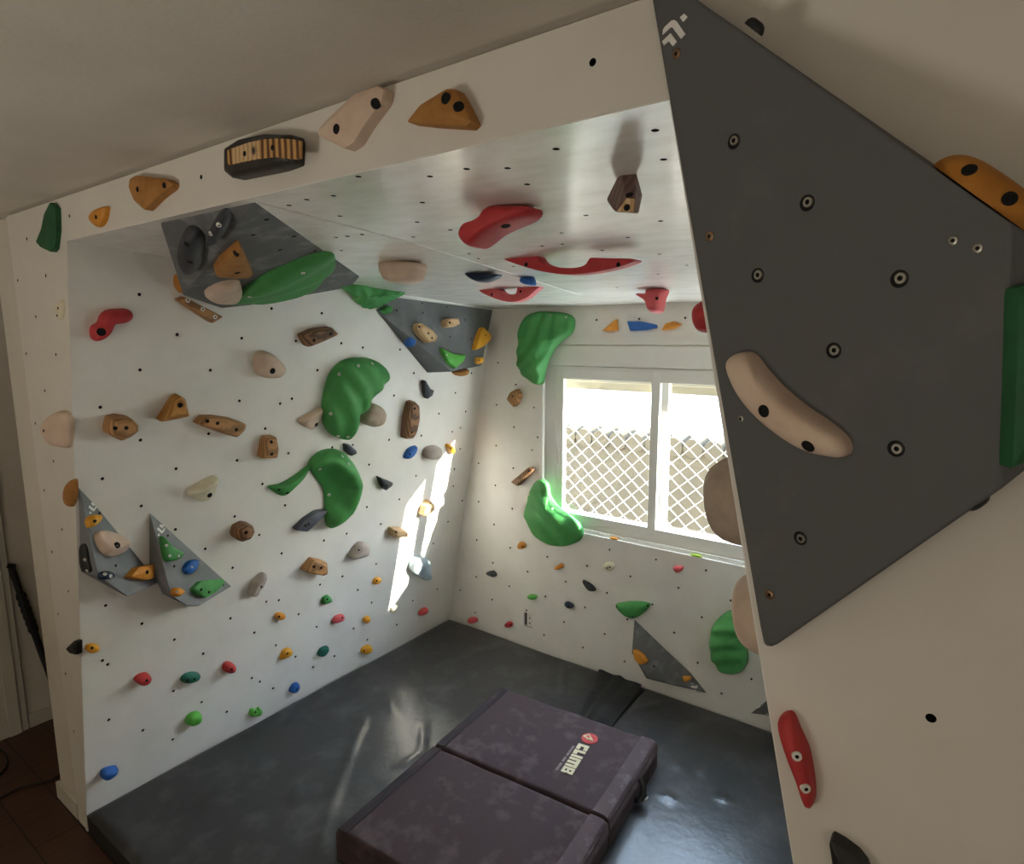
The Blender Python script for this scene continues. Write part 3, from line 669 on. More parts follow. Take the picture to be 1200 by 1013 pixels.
# ================================================================== HOLDS
g = 'holds on the left wall'
def L_(*a, **k): return hold(LW, *a, group=g, **k)
L_('A','red',.05,'red curved horn-shaped hold high on the left wall',[(425,770),(430,735),(460,715),(475,680),(505,655),(560,648),(610,650),(628,678),(612,700),(580,708),(545,705),(520,730),(500,775),(470,800),(440,803)],[(475,757)],br=.014,side=.3)
L_('B','wood_dark',.05,'split wood hold below the big green hold under the chalky wedge',[(676,690),(740,662),(830,650),(862,685),(800,715),(710,750)],[(752,716),(830,686)],sharp=.18,flat=.62,name='wooden_hold')
L_('B','pink_beige',.065,'round beige hold with one big bolt hole, below the wood plank',[(475,820),(490,775),(525,765),(565,785),(610,835),(612,870),(580,893),(520,893),(490,875)],[(558,860)],br=.013,side=.35)
L_('E','wood',.07,'chunky faceted wood hold nearest the left edge',[(490,290),(505,235),(550,225),(610,235),(640,265),(640,295),(600,325),(555,343),(492,312)],[(540,288),(592,287)],sharp=.12,flat=.6,name='wooden_hold')
L_('E','wood_orange',.06,'triangular orange-brown wood hold with rounded bark top',[(735,258),(770,205),(810,140),(835,127),(860,145),(868,185),(880,230)],[(845,180)],br=.01,sharp=.14,flat=.55,name='wooden_hold')
L_('E','wood',.055,'long wood rail hold with bark top and three bolts',[(905,265),(940,228),(1000,228),(1080,240),(1150,265),(1145,290),(1105,330),(1030,310)],[(972,255),(1020,265),(1108,295)],sharp=.12,flat=.66,name='wooden_hold')
L_('E','cream',.07,'cream crescent jug right of the two grey kites',[(890,595),(905,575),(950,545),(1010,515),(1030,530),(1020,590),(1000,620),(985,632),(950,637),(900,615)],[(983,602)],br=.011,crest=[(895,590),(950,570),(1000,540),(1020,520)],cw=.28,ck=.55,side=.3)
L_('E','wood_dark',.07,'round knobbly burl wood hold',[(1090,785),(1100,750),(1140,728),(1175,735),(1183,765),(1165,800),(1120,815),(1095,805)],[(1153,778)],br=.009,sharp=.2,flat=.5,name='wooden_hold')
L_('F','wood',.055,'small upright wood block hold left of the lower green sickle',[(412,430),(430,340),(440,323),(485,322),(497,380),(492,425)],[(472,352),(474,410)],sharp=.12,flat=.6,name='wooden_hold')
L_('F','pink_beige',.05,'beige wing-shaped hold tucked left of the upper big green hold',[(605,262),(620,240),(680,205),(715,190),(720,235),(700,270),(675,297),(640,290)],[(683,272)],br=.01,crest=[(615,255),(670,225),(712,200)],cw=.3,ck=.5)
L_('C','green',.11,'upper of the two big green flowing holds on the left wall',[(8,720),(20,640),(45,560),(90,505),(150,482),(230,482),(280,510),(305,545),(300,580),(250,630),(220,680),(180,735),(140,780),(120,830),(115,868),(85,868),(50,850),(15,800)],[(70,555),(160,515),(225,505),(30,740),(65,845),(112,850)],'white',.0075,ripple=(.5,3.2,0.0101,.35),side=.2,rings=14,n=84,e=.8)
L_('C','grey_beige',.10,'smooth beige ball hold half hidden behind the upper green hold',[(160,760),(190,710),(225,692),(260,705),(275,740),(260,785),(215,800),(180,780)],side=.4)
L_('C','slate',.035,'small dark slate hold between the two big green holds',[(92,880),(110,880),(145,910),(148,925),(120,938),(95,915)],sharp=.15,flat=.4)
L_('F','green',.125,'lower of the two big green flowing holds, with a scooped face',[(668,460),(700,420),(740,397),(790,392),(830,408),(870,450),(905,510),(910,550),(900,610),(880,660),(840,715),(790,765),(760,770),(748,740),(745,640),(735,580),(700,530),(672,490)],[(805,420),(835,457),(700,480),(893,525),(742,600)],'white',.0075,crest=[(690,440),(780,430),(860,500),(885,560),(850,680),(770,755)],cw=.2,ck=.8,rings=14,n=84,side=.2,e=.8)
L_('F','green',.04,'slim green sickle hold pointing up at the lower big green hold',[(457,565),(520,550),(590,510),(655,460),(663,465),(640,515),(590,570),(535,613),(480,590)],[(507,577),(548,592)],crest=[(465,568),(550,545),(655,465)],cw=.3,ck=.4)
L_('F','slate',.045,'long slate-grey blade hold below the lower green hold',[(570,765),(620,715),(680,675),(735,667),(715,695),(670,740),(630,773)],[(632,745),(646,738)],sharp=.15,flat=.35)
L_('F','charcoal',.05,'small charcoal pyramid hold right of the lower green hold',[(970,512),(1035,540),(1030,555),(1000,578),(985,555)],sharp=.1,flat=.08)
L_('C','wood_dark',.06,'upright wood bar hold with rounded ends',[(368,860),(375,760),(395,680),(415,675),(435,695),(437,760),(420,835),(405,858)],[(424,716),(411,828)],sharp=.14,flat=.6,name='wooden_hold')
L_('C','blue',.035,'blue teardrop hold below the upright wood bar',[(375,945),(395,905),(435,890),(432,915),(410,945),(390,955)],[(402,930)],br=.006)
L_('C','charcoal',.04,'black thorn-shaped hold above the sunlit patch',[(460,590),(467,580),(490,620),(508,630),(500,655),(475,672),(465,640)],sharp=.12,flat=.3)
L_('C','stone',.065,'greyish round knob hold left of the tiny yellow hold by the sun patch',[(470,930),(480,905),(510,892),(540,895),(545,920),(530,950),(500,955),(475,948)],side=.3)
L_('C','yellow',.035,'tiny yellow hold at the top tip of the sunlit patch',[(572,890),(585,883),(608,903),(606,928),(588,922)],[(592,905)],br=.005,side=.2)
L_('G','wood_pale',.06,'pale wood block hold inside the right sunlit stripe',[(370,695),(380,650),(410,622),(428,640),(430,660),(405,680),(388,700)],sharp=.14,flat=.6,name='wooden_hold')
L_('G','wood_pale',.06,'small square wood block hold at the edge of the left sunlit stripe',[(230,795),(230,755),(285,755),(303,775),(300,795)],[(258,775)],br=.006,sharp=.12,flat=.65,name='wooden_hold')
L_('G','stone',.06,'grey rounded knob hold above the small yellow hold left of the sun patch',[(40,900),(55,860),(85,828),(120,825),(130,850),(125,880),(95,893),(60,900)],[(82,860)],br=.005,side=.25)
L_('F','wood',.06,'two-bolt wood block hold on the lower middle of the left wall',[(612,955),(660,895),(725,910),(728,965),(710,975),(650,965)],[(672,938),(705,943)],sharp=.14,flat=.6,name='wooden_hold')
L_('G','ice',.07,'pale blue-grey faceted hold at the foot of the right sunlit stripe',[(325,930),(340,895),(385,885),(410,910),(412,960),(418,990),(400,1000),(380,997),(350,975),(330,960)],sharp=.14,flat=.12,apex=(375,930))
L_('I','stone',.06,'pale grey horn jug on the lower left wall, right of the kites',[(930,555),(945,500),(985,455),(1010,450),(1018,470),(1000,515),(975,540),(965,565)],[(985,512)],br=.007,crest=[(940,545),(960,500),(1008,455)],cw=.3,ck=.45,side=.25)
fh = 'small footholds on the left wall'
def Lf(reg, m, label, pts, bolts=(), h=.030, **k): return hold(LW, reg, m, h, label, pts, bolts, br=.0055, group=fh, rings=6, n=32, side=.2, cat='foothold', **k)
Lf('I','orange','small orange foothold right below the pale horn jug',[(1050,650),(1065,635),(1095,640),(1093,660),(1065,668)],[(1068,652)])
Lf('K','green','small green foothold above the pink-red one at centre left',[(508,510),(515,485),(540,472),(556,490),(550,503),(520,512)],[(535,490)])
Lf('K','coral','red foothold just below the small green one at centre left',[(558,598),(575,570),(610,562),(615,580),(600,593),(570,602)],[(604,577)])
Lf('K','yellow','tiny yellow foothold by the lower tip of the sunlit patch',[(705,598),(710,578),(730,570),(733,585),(720,602)])
Lf('K','yellow','yellow foothold left of the long sunlit stripe, below the grey knob',[(750,418),(760,392),(785,390),(783,405),(765,420)],[(766,404)])
Lf('K','cream','pale foothold at the bottom end of the left sunlit stripe',[(830,550),(840,525),(862,518),(860,530),(845,552)])
Lf('K','coral','red foothold on the left wall nearest the back corner',[(963,565),(975,540),(1003,530),(1005,548),(985,563)])
Lf('K','yellow','yellow foothold just above the mat edge on the left wall',[(695,742),(700,720),(730,705),(745,715),(742,735),(715,748)],[(706,732)])
Lf('K','teal','dark green almond foothold below the red one at centre left',[(490,750),(505,722),(538,710),(540,730),(520,755),(500,760)])
Lf('I','yellow','yellow cone foothold between the teal holds',[(1073,850),(1090,810),(1120,800),(1132,820),(1110,840),(1085,852)],[(1108,825)])
Lf('K','blue','blue pointed foothold close to the mat edge',[(357,925),(375,890),(400,883),(403,905),(385,928)],[(391,912)])
Lf('I','red','round red foothold with a dark bolt hole',[(808,905),(815,875),(840,867),(862,880),(858,905),(835,915),(820,913)],[(846,898)],.045)
Lf('I','teal','teal oval foothold between two red footholds',[(607,955),(625,925),(670,913),(702,925),(690,950),(640,965)],[(640,950),(672,945)])
Lf('I','red','oval red foothold low on the left wall, left of the teal oval',[(393,955),(410,932),(450,920),(470,935),(455,960),(420,973)],[(448,952)],.045)
Lf('V','bright_green','light green oval foothold near the bottom left of the mat edge',[(472,275),(485,240),(520,222),(545,228),(540,260),(500,282)],(),.045)
Lf('V','bright_green','light green lobed foothold touching the mat edge',[(770,235),(780,205),(805,210),(815,198),(831,215),(820,235),(790,240)],[(798,220)])
Lf('V','blue','blue oval foothold at the bottom left corner of the left wall',[(75,530),(80,500),(110,485),(152,478),(145,500),(100,533)],(),.045)
Lf('I','yellow','yellow foothold beside the front edge of the left wall',[(162,800),(175,785),(210,783),(230,795),(215,815),(175,820)],[(192,798)])
L_('C','ochre',.05,'brown rounded hold just under the dark corner wedge',[(605,545),(640,530),(675,530),(670,555),(630,565)])
L_('B','wood',.045,'wood rail hold with three white screws under the chalky wedge',[(100,525),(135,508),(325,605),(270,638)],[(160,530),(230,570),(288,607)],'white',.008,sharp=.08,flat=.7,name='wooden_hold')
L_('B','amber',.05,'amber hold peeking out left of the chalky wedge',[(98,420),(112,410),(140,480),(134,497),(120,490),(100,460)],off=.2)

# -- on the kites
k1, k2 = 'holds on the left grey kite', 'holds on the right grey kite'
hold(pl1,'I','yellow',.03,'yellow hold at the top of the left grey kite',[(172,200),(180,182),(205,172),(235,178),(225,205),(205,222),(185,236),(175,222)],[(205,204)],br=.006,group=k1,side=.2)
hold(pl1,'I','pink_beige',.05,'beige oval jug in the middle of the left grey kite',[(217,275),(230,250),(262,243),(310,255),(350,272),(368,305),(365,340),(335,362),(292,373),(262,362),(235,325)],[(310,316)],br=.012,group=k1,crest=[(225,270),(240,310),(280,330),(330,320),(360,310)],cw=.22,ck=.55,side=.35)
hold(pl1,'I','navy',.03,'navy hold with two pale bolts at the bottom of the left kite',[(230,458),(240,442),(262,437),(288,450),(290,466),(270,478),(240,478)],[(252,452),(279,462)],'white',.006,group=k1,side=.3)
hold(pl1,'I','orange',.04,'orange wedge hold at the right corner of the left kite',[(352,467),(395,420),(468,403),(474,425),(467,475),(440,483),(395,477)],[(450,443)],br=.008,sharp=.1,flat=.25,apex=(445,440),group=k1)
q1 = plane3(LW.at(I((128,47))[0], .004), LW.at(I((222,463))[0], .105), LW.at(I((140,440))[0], .0005))
hold(q1,'I','black',.014,'black hold with two pale bolts on the dark side of the left kite',[(138,330),(150,305),(168,320),(182,390),(192,440),(170,447),(145,425)],[(158,385),(168,437)],'white',.006,group=k1,off=.1,side=.3)
hold(pl2,'I','green',.028,'green triangular hold at the top of the right grey kite',[(516,270),(560,320),(620,355),(605,382),(560,395),(535,388),(522,340)],[(541,318),(598,366),(556,366)],'white',.0055,group=k2,side=.3)
hold(pl2,'I','blue',.03,'blue drop hold on the right grey kite',[(622,437),(632,405),(655,385),(685,383),(690,400),(672,435),(645,455)],[(660,420)],'white',.0045,group=k2,side=.2)
hold(pl2,'I','orange',.03,'small orange hold at the bottom of the right kite',[(569,540),(575,520),(592,514),(608,522),(622,535),(608,552),(590,560),(573,550)],[(588,535)],'white',.005,group=k2,side=.25)
hold(pl2,'I','green',.03,'green leaf hold at the lower right of the right kite',[(655,520),(690,485),(760,476),(800,474),(810,493),(770,535),(720,567),(670,545)],[(703,525),(740,537)],br=.006,sharp=.1,flat=.4,group=k2)

# -- on the chalky wedge
k3 = 'holds on the chalky wedge'
hold(p3b,'B','ochre',.035,'brown triangular hold in the middle of the chalky wedge',[(280,390),(310,340),(405,260),(430,310),(465,390),(450,410),(380,412),(290,405)],[(385,310),(392,400)],br=.009,sharp=.12,flat=.5,group=k3)
hold(p3b,'B','pink_beige',.05,'pinkish half-oval hold at the lower tip of the chalky wedge',[(240,520),(270,485),(340,460),(405,455),(420,480),(420,520),(390,548),(300,550)],group=k3,crest=[(250,515),(330,480),(410,475)],cw=.3,ck=.4,side=.25)
hold(p3b,'B','green',.07,'long green leaf-shaped hold along the lower edge of the chalky wedge',[(345,568),(430,500),(540,430),(620,395),(730,350),(840,325),(870,340),(865,400),(800,470),(700,530),(560,560),(440,572)],[(450,512),(812,438),(700,400)],'white',.007,crest=[(420,520),(560,430),(720,365),(850,335)],cw=.3,ck=.6,ripple=(1.2,2.5,0.0054,.3),group=k3,rings=12,n=72,side=.15,e=.8)
hold(p3a,'B','charcoal',.05,'large black oval hold on the front face of the chalky wedge',[(120,270),(140,200),(180,180),(225,210),(240,280),(220,370),(180,395),(140,350)],[(155,265),(170,350)],br=.008,group=k3,off=.15)
hold(p3a,'B','charcoal',.05,'narrow black oval hold near the header on the wedge front face',[(260,225),(285,150),(320,105),(350,110),(360,150),(330,220),(290,245)],[(306,175),(268,215)],'white',.006,group=k3,off=.15)
# -- on the corner wedge and over its top edge
k4 = 'holds on the dark corner wedge'
jn = LW.n+RF.n; jp = Plane(np.array([xl(zr(1.3)), 1.3, zr(1.3)])+jn/np.linalg.norm(jn)*.03, jn)
hold(jp,'C','green',.085,'green fan-shaped hold between the two grey wedges under the roof',[(65,138),(110,130),(165,112),(240,145),(330,155),(410,160),(350,195),(270,235),(210,250),(160,235),(120,190)],ripple=(.35,3.5,0.0068,.9),group=k4,lift=-.03,rings=12,n=72,side=.2,e=.8,apex=(190,190),off=.5)
hold(p4,'C','green',.03,'tiny green hold hanging below the green fan-shaped hold',[(268,252),(300,232),(322,250),(305,272),(280,266)],group=k4)
hold(p4,'C','wood_pale',.045,'pale wood oval hold with two bolts on the corner wedge',[(425,320),(440,312),(500,350),(525,380),(515,405),(480,410),(440,370),(425,345)],[(445,332),(488,363),(505,385)],br=.006,sharp=.14,flat=.6,group=k4,name='wooden_hold')
hold(p4,'C','wood_pale',.05,'small square pale wood hold on the corner wedge',[(555,318),(565,295),(620,293),(628,322),(600,335),(562,335)],[(588,313)],br=.006,sharp=.1,flat=.65,group=k4,name='wooden_hold')
hold(p4,'C','yellow',.045,'yellow half-moon hold at the right of the corner wedge',[(700,445),(715,380),(735,330),(780,375),(770,400),(735,430)],[(757,372)],br=.005,group=k4,sharp=.12,flat=.3)
hold(p4,'C','yellow',.03,'round yellow button hold at the lower right of the corner wedge',[(711,490),(716,477),(727,473),(740,478),(744,490),(738,503),(727,508),(715,503)],[(727,490)],br=.004,group=k4,side=.3)
hold(p4,'C','bright_green',.035,'green pointed hold on the lower corner wedge',[(540,430),(600,460),(660,465),(650,495),(610,530),(575,500)],[(574,464)],'white',.005,group=k4,sharp=.1,flat=.3)
hold(p4s,'C','blue',.03,'small blue hold on the shaded side of the corner wedge',[(370,410),(400,385),(430,405),(410,420)],group=k4,off=.2)

# -- header and left jamb (front plywood)
gf = 'holds on the front header and jamb'
def Fh(reg, m, h, *a, **k): return hold(FP, reg, m, h*.72, *a, group=gf, **k)
Fh('A','dark_green',.035,'dark green fin hold at the top left corner of the front frame',[(178,340),(205,275),(220,200),(250,142),(272,170),(275,280),(265,370),(250,388),(200,365)],sharp=.1,flat=.45)
Fh('A','orange',.03,'small orange hold next to the dark green fin on the header',[(420,220),(445,185),(500,165),(503,185),(490,240),(460,268),(430,245)],[(450,218)],br=.006,side=.2)
Fh('A','ochre',.04,'brown triangular hold on the header left of the striped wood hold',[(615,80),(620,40),(650,22),(800,38),(828,60),(820,85),(760,130),(695,195),(640,145)],[(645,88),(770,70)],br=.007,sharp=.14,flat=.5)
zb = [(800,530),(860,492),(950,472),(1050,475),(1057,490),(1055,580),(1000,600),(830,635),(800,610)]
zh = Fh('Q','burnt_wood',.055,'striped bamboo hold with charred black rims on the header',zb,sharp=.1,flat=.8,name='wooden_hold')
bm = bmesh.new(); zf = [FP.at(p, .0408) for p in px('Y', [(122,400),(150,375),(190,365),(400,290),(560,255),(760,240),(960,252),(1055,275),(1052,500),(960,510),(720,480),(540,505),(330,545),(150,585),(125,560)])]
prism(bm, zf, FP.n*-.006); zo = link('wood_face', bm, 'zebra_wood', zh, FP.at(px('Y', [(600,380)])[0], .055), bevel=.001)
bm = bmesh.new(); prism(bm, [FP.at(p, .0408) for p in px('Y', [(195,368),(400,294),(528,268),(535,500),(330,540),(200,572)])], FP.n*.0003); link('plain_inlay', bm, 'wood_pale', zh, FP.at(px('Y', [(360,420)])[0], .041))
for p in px('Y', [(345,438),(700,360)]):
    bm = bmesh.new(); c = FP.at(p, .0412); disc(bm, c, FP.n, .0055, .0006, 12); link('bolt_hole', bm, 'dark_hole', zh, c)
bm = bmesh.new(); cc_ = FP.at(px('Y', [(460,405)])[0], .0414)
for k in range(5):
    a_ = math.radians(20+36*k); d_ = FP.u*math.cos(a_)+FP.v*math.sin(a_); tube(bm, [cc_-d_*.009, cc_, cc_+d_*.011], [.0004, .0014, .0004], 5)
link('burnt_emblem', bm, 'burnt_wood', zh, cc_)
Fh('R','pink_beige',.045,'pale pink triangular hold on the header touching the ceiling line',[(180,375),(200,350),(290,265),(360,240),(380,250),(375,285),(320,360),(290,410),(262,427),(220,405),(185,390)],[(226,363),(336,292)],br=.009,sharp=.12,flat=.55)
Fh('R','ochre',.045,'brown wedge hold on the header, rightmost of the row',[(430,350),(470,300),(550,252),(572,252),(590,280),(625,350),(610,365),(500,358)],[(533,277),(570,300)],br=.009,sharp=.12,flat=.5)
Fh('A','cream',.02,'faint cream hold high on the left jamb',[(262,660),(270,620),(290,605),(300,640),(292,690),(270,700)],[(272,645),(268,680)],br=.004)
Fh('E','pink_beige',.05,'pale round beige hold halfway down the left jamb',[(195,290),(215,245),(250,215),(290,203),(320,225),(328,300),(318,380),(280,380),(240,370),(205,325)],[(205,300)],br=.006,side=.25)
Fh('E','ochre',.04,'upright brown hold on the left jamb above the kite',[(308,610),(315,555),(335,525),(347,540),(347,600),(335,655),(320,660),(310,640)])
Fh('I','black',.03,'black triangular hold low on the left jamb',[(75,800),(120,758),(133,765),(132,830),(95,822)],[(112,800)],br=.004,sharp=.12,flat=.4)
# -- roof
gr_ = 'holds under the roof'
def Rh(reg, m, dep, label, pts, bolts=(), at=None, **k):
    """hangs from the roof: the outline is its standing profile at the depth where it is bolted on (pixel at)"""
    c = RF.at(px(reg, [at])[0]); return hold(Plane((c[0], c[1]+dep/2, c[2]), (0, -1, 0)), reg, m, dep, label, pts, bolts, group=gr_, **k)
Rh('D','red',.08,'thick red hooked jug hanging under the roof nearest the header',[(130,540),(150,500),(195,483),(235,460),(270,415),(340,410),(420,415),(430,440),(400,470),(330,500),(270,530),(220,570),(185,587),(150,575)],[(318,497)],at=(330,415),br=.011,off=.5,flat=.35,side=.35,e=.7)
def handle(reg, m, at, outline, label, bolts, br, dep=.05):
    """a bar jug hanging under the roof: its ends touch it, the middle leaves an open pocket"""
    c = RF.at(px(reg, [at])[0]); pl = Plane((0, c[1]-dep/2, 0), (0, -1, 0))
    Q = catmull([pl.uv(pl.at(p)) for p in px(reg, outline)], 110); bm = bmesh.new(); prism(bm, [pl.xyz(q) for q in Q], (0, dep, 0))
    o = link('climbing_hold', bm, m, None, c, 50, .009); o.modifiers['edge'].segments = 3; o.modifiers['edge'].angle_limit = math.radians(50); tag(o, label, 'climbing hold', gr_); T = tris_of(o)
    for p in px(reg, bolts): bolt(o, T, p, 'dark', br)
handle('D','red',(560,614),[(290,620),(300,612),(370,609),(438,611),(447,628),(470,648),(520,662),(590,665),(635,653),(652,627),(665,624),(740,626),(826,629),(833,638),(760,664),(650,686),(560,691),(470,681),(390,660),(330,640)],'wide red handle-shaped jug under the roof, with an open pocket',[(400,652),(770,652)],.007)
handle('D','coral',(330,750),[(210,756),(222,750),(285,750),(297,758),(310,768),(332,773),(357,769),(362,752),(370,740),(400,734),(445,734),(452,742),(438,754),(400,786),(350,802),(300,797),(240,775)],'smaller red pocket jug under the roof above the corner wedge',[(377,760),(262,772)],.006,.04)
Rh('D','blue',.04,'small bright blue hold touching the smaller red jug',[(375,712),(385,702),(420,702),(428,735),(400,735),(378,725)],at=(400,702),off=.5,side=.3)
Rh('D','navy',.05,'navy half-moon hold under the roof',[(155,682),(283,690),(270,710),(220,725),(180,712)],at=(220,685),off=.5,side=.4)
Rh('C','pink_beige',.075,'beige rounded block hold under the roof near the chalky wedge',[(265,40),(285,22),(435,30),(442,80),(420,120),(360,132),(300,120),(272,80)],at=(355,28),off=.5,side=.5,flat=.3)
Rh('D','coral',.075,'red hooked jug under the roof right above the window',[(838,768),(885,765),(890,748),(960,750),(950,790),(940,840),(920,850),(895,840),(880,800)],[(925,788)],at=(920,748),br=.007,off=.5,side=.4,flat=.3)
wy = RF.at(px('D', [(810, 277)])[0])[1]; w1, w2 = Plane((0, wy+.03, 0), (0, -1, 0)), Plane((0, wy-.045, 0), (0, -1, 0))
tip = [w2.at(p) for p in px('D', [(803,382), (838,384), (832,444), (760,440)])]
wv = [w1.at(p) for p in px('D', [(778,272), (842,276), (868,372), (852,448), (756,440), (720,390)])]
wh = hullvol(tip+wv, 'wood_brown', 'dark brown wooden block hold hanging from the roof by the right panel', gr_, .005, 'wooden_hold'); wh['category'] = 'climbing hold'
bm = bmesh.new(); tc_ = np.mean(tip, 0); prism(bm, [tc_+(q-tc_)*.88+np.array([0, -.0004, 0]) for q in tip], (0, .004, 0)); ef = link('lit_end_face', bm, 'wood_pale', wh, tc_); ef['label'] = 'end face painted as if lit'  # light on the block's tip painted in as a thin paler plate
T_ = tris_of(ef)
for p in px('D', [(805,423)]): bolt(wh, T_, p, 'dark', .006)
bolt(wh, tris_of(wh), px('D', [(815,372)])[0], 'dark', .007)
# -- back wall
gb = 'holds on the back wall'
def Bh(*a, **k): return hold(BW, *a, group=gb, **k)
Bh('H','green',.09,'big green rippled hold at the top left corner of the window',[(155,200),(160,130),(185,75),(230,50),(330,52),(375,70),(383,100),(370,140),(320,180),(285,230),(262,290),(248,350),(200,335),(165,300),(152,260)],[(290,68),(355,75),(198,325)],'white',.007,ripple=(-.6,3.6,0.0081,.7),side=.2,rings=14,n=84,e=.8)
Bh('H','wood',.05,'small curved wood hold left of the window, below the green one',[(120,405),(135,375),(160,362),(175,385),(165,420),(148,438)],[(140,393)],br=.005,sharp=.14,flat=.5,name='wooden_hold')
Bh('H','orange',.035,'left of two orange holds above the window, beside the blue bar',[(500,130),(560,80),(562,128),(530,133)],sharp=.08,flat=.4)
Bh('H','blue',.03,'blue bar hold above the window between two orange holds',[(598,90),(650,90),(720,105),(722,118),(680,128),(612,132)],sharp=.12,flat=.5)
Bh('H','orange',.035,'right of two orange holds above the window, beside the blue bar',[(738,130),(755,100),(790,90),(822,103),(790,122)],sharp=.1,flat=.35)
Bh('H','wood_dark',.05,'slanting wood bar hold left of the window above the lower green hold',[(135,738),(210,675),(232,685),(165,755)],[(170,722),(205,695)],br=.006,sharp=.1,flat=.6,name='wooden_hold')
Bh('G','green',.05,'big green flowing hold at the lower left window corner, catching sun',[(845,695),(860,620),(890,545),(930,520),(965,545),(975,600),(1010,650),(1060,690),(1120,740),(1137,790),(1110,830),(1030,853),(960,840),(890,800),(850,720)],[(880,598),(990,665),(853,685)],'white',.007,crest=[(925,530),(925,600),(950,680),(1020,740),(1110,790)],cw=.25,ck=.55,ripple=(.8,2.2,0.0068,.5),side=.2,rings=14,n=84,e=.8)
fb = 'small footholds on the back wall'
def Bf(reg, m, label, pts, bolts=(), h=.030, **k): return hold(BW, reg, m, h, label, pts, bolts, br=.005, group=fb, rings=6, n=32, side=.2, cat='foothold', **k)
Bf('G','orange','orange foothold just left of the lower green flowing hold',[(825,845),(835,822),(860,830),(858,850),(835,855)],[(848,842)])
Bf('G','orange','orange wedge foothold right under the lower green flowing hold',[(997,945),(1030,922),(1038,940),(1015,952)])
Bf('L','charcoal','small dark oval foothold on the back wall near the left corner',[(278,445),(310,437),(327,455),(318,467),(290,458)],[(305,452)])
Bf('L','cream','cream round foothold with two bolt dots below the window ledge',[(825,415),(840,398),(870,400),(880,420),(860,438),(835,432)],[(846,424),(858,420)])
Bf('M','coral','red foothold below the window near the right panel',[(553,262),(570,253),(600,258),(595,278),(570,285)])
Bf('L','charcoal','dark curved thorn foothold above the green half-moon',[(730,480),(770,500),(793,530),(765,533),(740,505)])
Bf('L','bright_green','small green foothold above the wall outlet',[(470,558),(490,548),(515,555),(508,572),(485,570)])
Bf('L','navy','small navy foothold right of the wall outlet',[(645,590),(660,582),(687,598),(682,612),(660,610)],[(665,600)])
Bf('L','coral','pink-red oval foothold on the back wall just above the mat corner',[(190,668),(205,655),(232,658),(235,678),(205,685)])
Bf('L','red','red two-lobed foothold left of the wall outlet',[(367,685),(385,675),(400,685),(395,702),(370,700)],[(376,690),(392,690)])
Bh('M','green',.05,'green half-moon hold above the chalk-smeared volume',[(280,440),(310,428),(370,422),(430,428),(447,440),(420,475),(370,502),(320,485)],[(292,445),(435,440),(366,494)],br=.005,side=.2)
Bh('M','green',.10,'green rippled round hold low on the back wall by the right panel',[(722,600),(740,530),(790,480),(840,465),(880,470),(895,520),(895,600),(900,690),(897,720),(870,760),(820,773),(770,750),(730,690)],ripple=(1.9,3.2,0.0081,.4),side=.2,rings=14,n=84,e=.8)
k5 = 'holds on the chalk-smeared volume'
hold(p5,'M','orange',.035,'orange block hold at the left edge of the chalk-smeared volume',[(367,645),(385,643),(420,670),(443,700),(430,712),(400,718),(372,690)],sharp=.14,flat=.5,group=k5)
hold(p5,'M','orange',.03,'orange wedge hold near the pointed end of the chalk-smeared volume',[(600,770),(640,772),(643,785),(615,800),(602,790)],sharp=.1,flat=.3,group=k5)
# -- resting on the sill ledge
LG = Plane((0, D+.006, .9155), (0, 0, 1))
def ledge(p, m, w, label):
    c = LG.at(p); bm = bmesh.new(); bmesh.ops.create_icosphere(bm, subdivisions=3, radius=1)
    for v in bm.verts: v.co = Vector((v.co.x*w, v.co.y*.009, max(v.co.z, -.4)*.010+.004))+Vector((c[0], D+.008, .9155))
    tag(link('climbing_hold', bm, m, None, (c[0], D+.008, .9155), 60), label, 'climbing hold', 'small holds left on the window ledge')
ledge((720, 632), 'orange', .026, 'flat orange hold lying on the window ledge'); ledge((818, 651), 'lime', .032, 'flat lime green hold lying on the window ledge')
# -- hidden right wall: only what sticks out past the panel edge
gR = 'holds sticking out from the right wall'
def capR(c, ry, rz, h, m, label, pw_=.5):
    """domed hold on the right wall, centred at depth y and height z"""
    y, z = c; cen = np.array([xr(z, y), y, z]); bm = bmesh.new(); t = RW.u; w = RW.v; R = []
    for j in range(12):
        a = j/12*math.pi/2; s = math.cos(a)**pw_; R.append([bm.verts.new(Vector(cen+t*ry*s*math.cos(b)+w*rz*s*math.sin(b)+RW.n*h*math.sin(a))) for b in np.linspace(0, 2*math.pi, 48, endpoint=False)])
    for p_, q_ in zip(R[:-1], R[1:]):
        for k in range(48): bm.faces.new((p_[k], p_[(k+1) % 48], q_[(k+1) % 48], q_[k]))
    bm.faces.new(R[-1]); bm.faces.new(R[0][::-1]); bmesh.ops.recalc_face_normals(bm, faces=bm.faces[:])
    return tag(link('climbing_hold', bm, m, None, cen, 60), label, 'climbing hold', gR)
capR((.35, 1.755), .10, .088, .098, 'grey_beige', 'big round beige hold in front of the window beside the right panel edge')
capR((.35, 1.545), .10, .078, .080, 'pink_beige', 'beige dome hold at the panel edge overlapping the green round hold')
capR((.42, 2.10), .06, .038, .079, 'red', 'red rounded hold at the panel edge right above the window')
